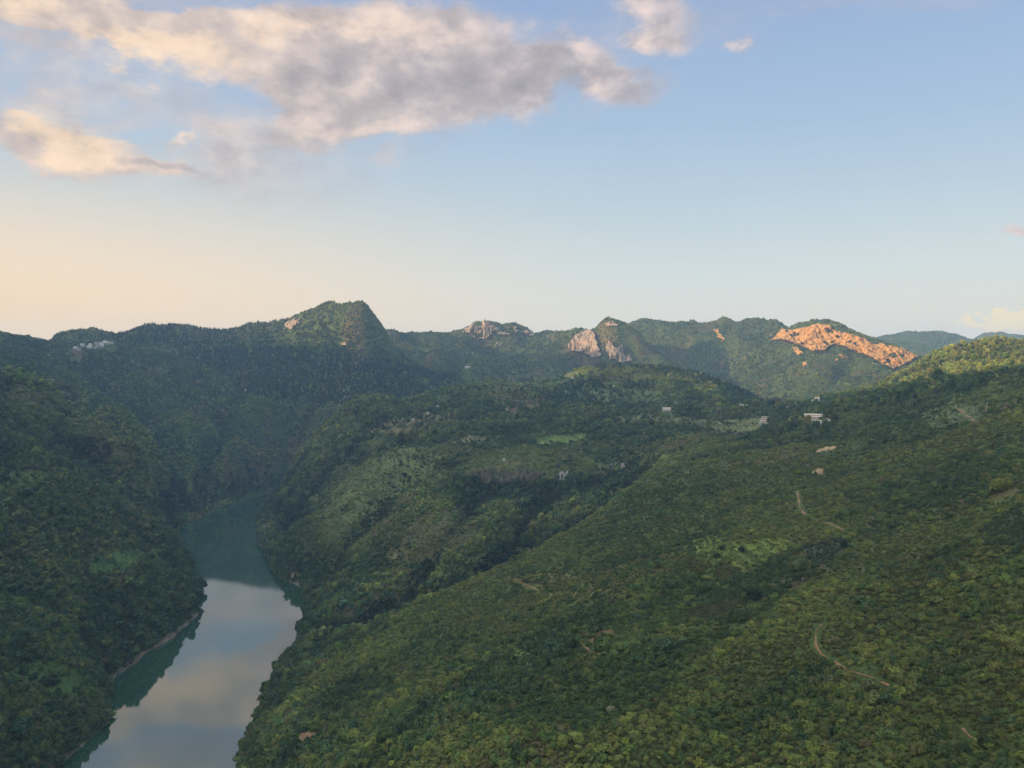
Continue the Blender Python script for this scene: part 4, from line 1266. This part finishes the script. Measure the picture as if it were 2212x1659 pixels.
# little white huts scattered over the terraces
HUTS = [(1236, 817, 'tiny white hut near the top of the plateau'), (1222, 848, 'tiny white hut below the plateau top'), (1094, 887, 'white hut in the middle of the terraces'),
        (893, 908, 'white hut beside the tan terraces'), (924, 893, 'small white hut above the tan terraces'), (945, 879, 'small white hut highest above the tan terraces'),
        (1089, 995, 'small white hut on the plateau rim above the stained cliff'), (1326, 835, 'cream hut among the plateau conifers'), (1313, 869, 'tiny white hut under the dark tree row'),
        (803, 936, 'small white hut at the left edge of the plateau'), (107, 768, 'white hut alone on the left ridge'), (530, 843, 'white hut alone on the wide shaded slope'), (1222, 871, 'tiny white hut right of the hut in the terraces')]
for k, (u, v, lab) in enumerate(HUTS):
    e = place(u, v, (k * 53) % 70 - 35, 'farm_hut', label=lab, category='hut', group='scattered farm huts')
    HOUSE_CLEAR.append((e.location.x, e.location.y, 5.5))
    base_slab(e, 3.4, 3, deep=4)
    storey(e, 3.4, 3, .35, 2.1, [(.5, .9, 0, 1.8)], M_CREAM if 'cream' in lab or k % 3 == 0 else M_WHITE)
    gable_roof(e, 3.4, 3, 2.65, .9, M_GREYW)

# power poles
POLES = [(1757, 884, 11, 'concrete power pole in front of the tall narrow house'), (1770, 890, 10, 'concrete power pole between the tall narrow and the long pale house'), (1743, 894, 9, 'concrete power pole rising behind the yellow tree'),
         (1622, 884, 7, 'nearer of two short poles right of the lone white house'), (1627, 883, 8, 'farther of two short poles right of the lone white house'), (1729, 868, 9, 'thin pole on the slope left of the tall narrow house'),
         (1711, 867, 8, 'thin pole at the left end of the village slope'), (2061, 863, 9, 'lone pale power pole on the grassy knoll at the right'), (2132, 884, 8, 'pale power pole on the scrub slope right of the knoll'),
         (1482, 875, 9, 'thin pole on the terraces right of the long low white house')]


def tube(pts, rad, sides=6):
    V, Fc = [], []
    for k, (p, r) in enumerate(zip(pts, rad)):
        for s in range(sides):
            a = 2 * math.pi * s / sides
            V.append((p[0] + r * math.cos(a), p[1] + r * math.sin(a), p[2]))
        if k:
            for s in range(sides):
                Fc.append(((k - 1) * sides + s, (k - 1) * sides + (s + 1) % sides, k * sides + (s + 1) % sides, k * sides + s))
    return np.array(V, float), np.array(Fc)


for u, v, h, lab in POLES:
    e = place(u, v, 20, 'power_pole', label=lab, category='pole', group='power poles')
    HOUSE_CLEAR.append((e.location.x, e.location.y, 2.5))
    V, Fc = tube([(0, 0, -1), (0, 0, h * .5), (0, 0, h)], [.26, .22, .16])
    obj('pole', mesh_from('pole', V, Fc, 4, M_POLE, True), e)
    boxes('crossarm', [(-1.1, 1.1, -.22, -.14, h - .8, h - .66), (-.7, .7, -.22, -.14, h - 1.7, h - 1.58)], M_CONC, e)


# ------------------------------------------------------------------ single trees that stand out
def single_tree(u, v, height, width, tint, label, name='broadleaf_tree', seed=1, tall=1.6, group=None, lobes=9, n=900, size=.075):
    h = hit([u], [v])
    x, y = float(h[0, 0]), float(h[1, 0])
    z = float(ground(x, y))
    e = bpy.data.objects.new(name, None)
    COL.objects.link(e)
    e.location = (x, y, z - .2)
    e['label'], e['category'] = label, 'tree'
    if group:
        e['group'] = group
    V, Fc = tube([(0, 0, 0), (.1, 0, height * .3), (.05, .1, height * .62), (.1, .1, height * .8)], [.045 * height, .035 * height, .02 * height, .008 * height], 7)
    obj('trunk', mesh_from('trunk', V, Fc, 4, M_BARK, True), e)
    me = broadleaf('crown', seed, n, size, lobes, tall, .95)
    co = np.empty(len(me.vertices) * 3, np.float32)
    me.vertices.foreach_get('co', co)
    top = co[2::3].max()
    c = obj('crown', me, e)
    c.scale = (width / 2, width / 2, height * .93 / top)
    c.location = (0, 0, height * .07)
    c['tint'] = tint
    HOUSE_CLEAR.append((x, y, width * .5))
    return e


single_tree(1745, 922, 15, 10, (.17, .16, .03), 'tall yellow-green tree in front of the long pale village house', seed=101)
single_tree(1560, 917, 13, 9, (.075, .105, .045), 'tall light green tree on the terraces left of the pinkish house', seed=102)
single_tree(1572, 919, 8, 8, (.070, .100, .040), 'lower rounded light green tree right beside the tall one on the terraces', seed=103)
single_tree(1587, 968, 7, 10, (.15, .18, .04), 'bright yellow-green spreading tree below the village terraces', seed=104, tall=1.0)
single_tree(1728, 1256, 13, 10.5, (.080, .110, .050), 'round drooping pale green tree standing over the reed beds', seed=105, lobes=11, n=1300, size=.06)
single_tree(1632, 1300, 7.5, 9, (.024, .046, .026), 'dark dense tree left below the round pale tree', seed=106, lobes=9, n=1100, size=.07)
single_tree(1822, 1188, 7, 4.0, (.022, .040, .022), 'small dark upright tree at the corner of the reed bed under the trail', seed=107)
single_tree(2165, 1062, 8, 11, (.13, .155, .035), 'pale yellow-green spreading tree high at the right edge', seed=108, tall=1.0, n=1200)
single_tree(1977, 1145, 3.2, 5, (.15, .19, .05), 'small bright yellow-green bush on the right slope', name='bush', seed=109, tall=.8)
single_tree(2045, 1345, 2.6, 5.4, (.10, .12, .045), 'low pale green bush in the middle of the right slope', name='bush', seed=110, tall=.8)
single_tree(1320, 1540, 3.0, 5, (.20, .22, .13), 'silvery pale bush low in the middle foreground', name='bush', seed=111, tall=.8)
single_tree(1602, 1192, 4.0, 4.4, (.028, .055, .022), 'dark bush standing inside the bright green field', name='bush', seed=112, tall=.8)
single_tree(1560, 1186, 3.0, 3.6, (.028, .055, .022), 'smaller dark bush at the left of the bright green field', name='bush', seed=113, tall=.8)
single_tree(1548, 1210, 5, 6, (.035, .062, .024), 'dark green tree at the lower left corner of the bright green field', seed=114)
single_tree(1600, 1345, 6, 8, (.055, .085, .030), 'broad mid green tree at the lower end of the pale reed bed', seed=115)
single_tree(940, 940, 9, 10, (.026, .045, .026), 'dark round tree on the tan terraces at the left of the plateau', seed=116)

# ------------------------------------------------------------------ the plant cover
NCOV = len(COVER)
KEEP = np.array([c[3] for c in COVER] + [1.0])
IS_REED = np.array([c[0] == 'reed' for c in COVER] + [False])
IS_GRASS = np.array([c[0] == 'grass' for c in COVER] + [False])


def conifer_zone(x, y, z):
    u, v = project(x, y, z)
    r = np.hypot(x, y)
    m = np.zeros(len(x))
    for poly, dens, r0, r1 in [([(255, 690), (500, 690), (520, 760), (560, 745), (760, 770), (880, 790), (990, 815), (980, 850), (760, 880), (640, 870), (560, 860), (470, 800), (360, 745), (250, 740)], .72, 1700, 2700),
                               ([(480, 680), (640, 670), (620, 700), (500, 725)], .45, 1700, 2700),
                               ([(1380, 780), (1480, 785), (1640, 840), (1720, 880), (1600, 850), (1480, 812), (1390, 800)], .6, 1300, 2100),
                               ([(1130, 870), (1280, 820), (1420, 820), (1400, 860), (1300, 872), (1180, 880)], .38, 1100, 1900), ([(1280, 785), (1400, 785), (1400, 798), (1290, 800)], .5, 1300, 2100),
                               ([(60, 700), (260, 700), (260, 735), (100, 740)], .15, 1900, 2600)]:
        du, dv = wobble(x, y, 14)
        m = np.maximum(m, inpoly(u + du, v + dv, poly) * dens * ((r > r0) & (r < r1)))
    return m


def forest_zone(x, y, z):
    u, v = project(x, y, z)
    du, dv = wobble(x, y, 30)
    m = np.zeros(len(x))
    for poly, a in [([(1780, 880), (1800, 850), (1900, 832), (2230, 785), (2230, 826), (2120, 836), (2000, 858), (1850, 890)], 1.1), ([(1000, 1050), (1400, 1020), (1420, 1000), (1300, 1100), (1150, 1190), (960, 1270), (860, 1310), (900, 1230), (1050, 1160), (1000, 1100)], .9),
                    ([(1640, 900), (1800, 880), (1790, 940), (1640, 935)], .8), ([(850, 1560), (1050, 1460), (1250, 1360), (1340, 1290), (1350, 1330), (1200, 1430), (1000, 1560), (820, 1660)], .8),
                    ([(1280, 1390), (1450, 1380), (1480, 1430), (1300, 1470)], .7), ([(560, 1130), (660, 980), (760, 880), (860, 905), (740, 970), (650, 1090), (600, 1180)], .9), ([(1900, 1060), (2212, 960), (2212, 1040), (2000, 1110)], .35), ([(-60, 1150), (-60, 950), (220, 950), (360, 1120), (460, 1230), (450, 1340), (200, 1500), (250, 1560), (100, 1700), (-60, 1700)], .85),
                    ([(-60, 730), (640, 780), (1000, 830), (700, 900), (560, 1080), (400, 1140), (300, 1000), (150, 850), (-60, 830)], .5), ([(840, 720), (1240, 740), (1300, 790), (1000, 820), (860, 770)], .5), ([(1380, 730), (1640, 760), (1690, 880), (1480, 800)], .5)]:
        m = np.maximum(m, inpoly(u + du, v + dv * .5, poly) * a)
    return m


bands = [(175, 430, 2.1, 1), (430, 700, 2.5, 2), (700, 1000, 3.0, 3), (1000, 1500, 3.8, 4), (1500, 2300, 4.9, 5), (2300, 3300, 6.4, 6), (3300, 5200, 13.0, 7)]
ACC = {k: [] for k in ('near', 'mid', 'far', 'conifer', 'tuft')}
for r0, r1, sp_, sd in bands:
    x, y, z, ok = scatter(r0, r1, sp_, sd)
    x, y, z = x[ok], y[ok], z[ok]
    ok = clear_of_things(x, y, z)
    x, y, z = x[ok], y[ok], z[ok]
    ci = cover_index(x, y, z)
    ok = rng.uniform(0, 1, len(x)) < KEEP[ci]
    ok &= ~(rock_mask(x, y, z) & (rng.uniform(0, 1, len(x)) < .88))
    # clearings of short grass amid the scrub on the near slopes
    east = sstep(-60, 120, x + .18 * y - 60)
    bare = sstep(.56, .66, fbm(x / 34, y / 34, 4, 51)) * .62
    ok &= rng.uniform(0, 1, len(x)) > bare * (.35 + .65 * east)
    x, y, z, ci = x[ok], y[ok], z[ok], ci[ok]
    r = np.hypot(x, y)
    # how wooded the ground is: river banks, ravines and the far slopes carry trees, the near slope low scrub
    forest = np.clip(sstep(75, 20, z) + sstep(900, 1500, r) * .75 + 1.4 * (fbm(x / 90, y / 90, 3, 57) - .5) + forest_zone(x, y, z), 0, 1)
    n = len(x)
    base = 1.02 + 1.0 * forest
    rad = base * np.exp(rng.normal(0, .38, n).clip(-.8, .9))
    rad *= np.clip(sp_ / 2.6, 1, 2.2) ** (.7 if r1 < 1600 else .42)
    rad = np.where(r > 1500, np.minimum(rad, 4.2), rad)
    big = rng.uniform(0, 1, n) < .03
    rad = np.where(big & (r > 350) & (r < 1500), rad * 1.45, rad)
    hgt = rad * rng.uniform(.75, 1.15, n) * (1 + .25 * forest) * np.where(r > 1500, .8, 1)
    zc = ground(x, y)
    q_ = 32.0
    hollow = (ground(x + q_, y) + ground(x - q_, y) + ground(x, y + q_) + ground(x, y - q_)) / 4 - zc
    ridge = np.clip(-hollow / 5.0, -.9, .9) * np.where((r < 750) & (x > -60), .6, np.where((x < -100 - .12 * y) & (r < 1200), .25, 1.0))           # spurs carry dry grass and light scrub, hollows dark wood; tint also lightened and darkened to heighten relief
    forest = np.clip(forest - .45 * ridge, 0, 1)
    uu_, vv_ = project(x, y, zc)
    sun_tinted = inpoly(uu_, vv_, [(1890, 835), (1990, 765), (2100, 725), (2300, 700), (2300, 800), (2100, 815), (1950, 832)]) & (np.hypot(x, y) > 950)  # right hill: yellower grass, with sunlight put into the plant tint
    forest = np.where(sun_tinted, forest * .3, forest)
    thin = (rng.uniform(0, 1, n) < .55 * np.clip(ridge, 0, 1) * (fbm(x / 28, y / 28, 3, 91) > .48)) & (r < 1400)
    rad = np.where(thin, rad * .45, rad)
    hgt = np.where(thin, hgt * .35, hgt)
    tn = tints(x, y, n, forest, ridge * (1 - .6 * sstep(1400, 2000, r)) + .35 * sun_tinted)
    hasc = ci >= 0
    cz = conifer_zone(x, y, z)
    isc = rng.uniform(0, 1, n) < cz
    isc |= (rng.uniform(0, 1, n) < .003) & (r > 900)
    P = np.c_[x, y, z - .15]
    turn = np.c_[rng.normal(0, .10, (n, 2)), rng.uniform(0, 6.283, n)]
    S = np.c_[rad * rng.uniform(.85, 1.15, n), rad * rng.uniform(.85, 1.15, n), hgt]
    hc = rng.uniform(5.5, 10.0, n)
    Sc = np.c_[hc * .95, hc * .95, hc]
    key = 'near' if r1 <= 700 else ('mid' if r1 <= 1500 else 'far')
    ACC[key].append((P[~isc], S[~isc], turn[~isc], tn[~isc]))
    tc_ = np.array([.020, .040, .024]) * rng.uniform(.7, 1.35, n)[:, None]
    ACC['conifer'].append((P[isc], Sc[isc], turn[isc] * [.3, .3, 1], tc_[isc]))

# grass and reeds on the near slopes
for r0, r1, sp_, sd in [(175, 420, 1.25, 21), (420, 800, 1.9, 22), (800, 1300, 3.2, 23)]:
    x, y, z, ok = scatter(r0, r1, sp_, sd)
    x, y, z = x[ok], y[ok], z[ok]
    ok = clear_of_things(x, y, z)
    x, y, z = x[ok], y[ok], z[ok]
    ci = cover_index(x, y, z)
    openf = sstep(.50, .62, fbm(x / 34, y / 34, 4, 51))
    p = np.where(ci >= 0, np.where(IS_REED[ci], 1.0, np.where(IS_GRASS[ci], .7, .25)), .12 + .6 * openf)
    soil = np.array([c[0] == 'soil' for c in COVER] + [False])[ci]
    p = np.where(soil, 0, p) * sstep(30, 70, z)
    ok = rng.uniform(0, 1, len(x)) < p
    x, y, z, ci = x[ok], y[ok], z[ok], ci[ok]
    n = len(x)
    g = fbm(x / 40, y / 40, 3, 61)[:, None]
    c = np.array([.058, .074, .026]) * (1 - g) + np.array([.100, .096, .036]) * g
    cc = np.array([q[2] for q in COVER] + [(0, 0, 0)])[ci]
    c = np.where((ci >= 0)[:, None], cc * .95, c) * rng.uniform(.7, 1.3, n)[:, None]
    reed = IS_REED[ci]
    s = np.where(reed, rng.uniform(.8, 1.3, n), rng.uniform(.55, 1.15, n)) * (1.0 if r0 < 400 else 1.35)
    ht = np.where(reed, rng.uniform(1.3, 2.0, n), rng.uniform(.45, 1.0, n))
    ACC['tuft'].append((np.c_[x, y, z - .05], np.c_[s, s, ht], np.c_[np.zeros((n, 2)), rng.uniform(0, 6.28, n)], c))

DATA = {k: [np.concatenate([a[i] for a in v]) for i in range(4)] for k, v in ACC.items()}

# the shrubs that show largest, each one an object of its own
P, S, T, C = DATA['near']
u, v = project(P[:, 0], P[:, 1], P[:, 2])
app = S[:, 0] / np.hypot(P[:, 0], P[:, 1])
inframe = (u > 8) & (u < 2204) & (v > 900) & (v < 1652) & visible(P[:, 0], P[:, 1], P[:, 2], 1.0, 0)
order = np.argsort(-np.where(inframe, app, 0))[:300]
LAND = [('the silvery bush', 1320, 1540), ('the lower trail end', 1920, 1482), ('the lower trail start', 1768, 1352), ('the lower trail middle', 1800, 1428),
        ('the short middle trail', 1285, 1412), ('the bare patch', 660, 1596), ('the low pale green bush', 2045, 1345), ('the small bright bush', 1977, 1145),
        ('the earth scar', 2095, 1590), ('the round pale tree', 1728, 1256), ('the lower left corner of the picture slope', 560, 1655)]
LAND = [l for l in LAND if 'corner' not in l[0]]
LXY = [hit([l[1]], [l[2]])[:, 0] for l in LAND]


def where_words(p, uu, vv):
    d = [math.hypot(p[0] - q[0], p[1] - q[1]) for q in LXY]
    i = int(np.argmin(d))
    du, dv = uu - LAND[i][1], vv - LAND[i][2]
    hor, ver = ('right' if du > 0 else 'left'), ('below' if dv > 0 else 'above')
    if abs(dv) < .4 * abs(du):
        side = hor + ' of'
    elif abs(du) < .4 * abs(dv):
        side = ver
    else:
        side = f'{ver} {hor} of'
    near_ = ('just', 'close', 'a bit', 'well', 'far')[int(np.searchsorted([6, 15, 30, 55], d[i]))]
    return f'{near_} {side} {LAND[i][0]}'


SHADE = [('yellow-green', 'low'), ('olive', 'low'), ('dark green', 'dense'), ('mid green', 'leafy')]
M_STEM = M_BARK
stemV, stemF = tube([(0, 0, -.3), (.05, .02, .35), (.02, .06, .8)], [.09, .06, .02], 6)
ME_STEM = mesh_from('stem', stemV, stemF, 4, M_STEM, True)
SETS = {}
for k in order:
    c = C[k]
    warmth = c[0] / c[1]
    sh = 0 if c[1] > .085 else (1 if warmth > .80 else (2 if c[1] < .055 else 3))
    wide = ('compact', 'medium', 'broad', 'very broad')[int(np.searchsorted(np.quantile(S[order, 0], [.3, .6, .85]), S[k, 0]))]
    wide += ('' if 'very' in wide else ' low' if S[k, 2] / S[k, 0] < .86 else (' rounded' if S[k, 2] / S[k, 0] < 1.02 else ' tall'))
    e = bpy.data.objects.new('shrub', None)
    COL.objects.link(e)
    e.location = P[k]
    e.rotation_euler = T[k]
    SETS.setdefault((SHADE[sh][0], where_words(P[k], u[k], v[k])), []).append((u[k], e, wide))
    e['category'] = 'shrub'
    e['group'] = 'shrubs of the near slope'
    f = obj('foliage', PROTO['near'][int(k) % 5], e)
    f.scale = S[k]
    f['tint'] = tuple(float(q) for q in c)
    st = obj('stem', ME_STEM, e)
    st.scale = S[k]
NTH = 'second third fourth fifth sixth seventh eighth ninth tenth eleventh twelfth thirteenth fourteenth fifteenth sixteenth seventeenth eighteenth nineteenth twentieth'.split()
NTH += ['twenty-' + q for q in 'first second third fourth fifth sixth seventh eighth ninth'.split()] + ['thirtieth'] + ['thirty-' + q for q in 'first second third fourth fifth'.split()]
for (shade, place_), lst in SETS.items():
    lst.sort(key=lambda q: q[0])
    for i, (_, e, wide) in enumerate(lst):
        if len(lst) == 1:
            e['label'] = f'{wide} {shade} shrub {place_}'
        else:
            if i > 33 and i < len(lst) - 1:
                e['label'] = f'{wide} {shade} shrub {place_}'
                continue
            nth = 'leftmost' if i == 0 else ('rightmost' if i == len(lst) - 1 else f'{NTH[min(i - 1, len(NTH) - 1)]} from left')
            e['label'] = f'{nth} of the {shade} shrubs {place_}'
rest = np.ones(len(P), bool)
rest[order] = False
DATA['near'] = [a[rest] for a in DATA['near']]

for nm, key, lab in [('shrub_cover', 'near', 'dense low scrub covering the near slopes'), ('woodland_cover', 'mid', 'broadleaf woodland on the middle hills and river banks'),
                     ('far_woodland', 'far', 'woodland covering the distant slopes'), ('conifer_forest', 'conifer', 'dark pointed conifers on the ridges'), ('grass', 'tuft', 'rough grass and reeds between the shrubs')]:
    P, S, T, C = DATA[key]
    print('plants', nm, len(P))
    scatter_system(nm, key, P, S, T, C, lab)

# ------------------------------------------------------------------ the air
def build_haze():
    m, t = new_mat('haze')
    pv = t.n('ShaderNodeVolumePrincipled', {'Color': (.38, .62, 1.0, 1), 'Density': HAZE, 'Anisotropy': .25})
    t.n('ShaderNodeOutputMaterial', {1: pv.outputs[0]})
    top = 560.0
    V = np.array([(sx * 5800., sy * 5800., zz) for zz in (-60., top) for sy in (-1, 1) for sx in (-1, 1)])
    Fc = np.array([(0, 2, 3, 1), (4, 5, 7, 6), (0, 1, 5, 4), (1, 3, 7, 5), (3, 2, 6, 7), (2, 0, 4, 6)])
    obj('haze', mesh_from('haze', V, Fc, 4, m), kind='stuff')


build_haze()
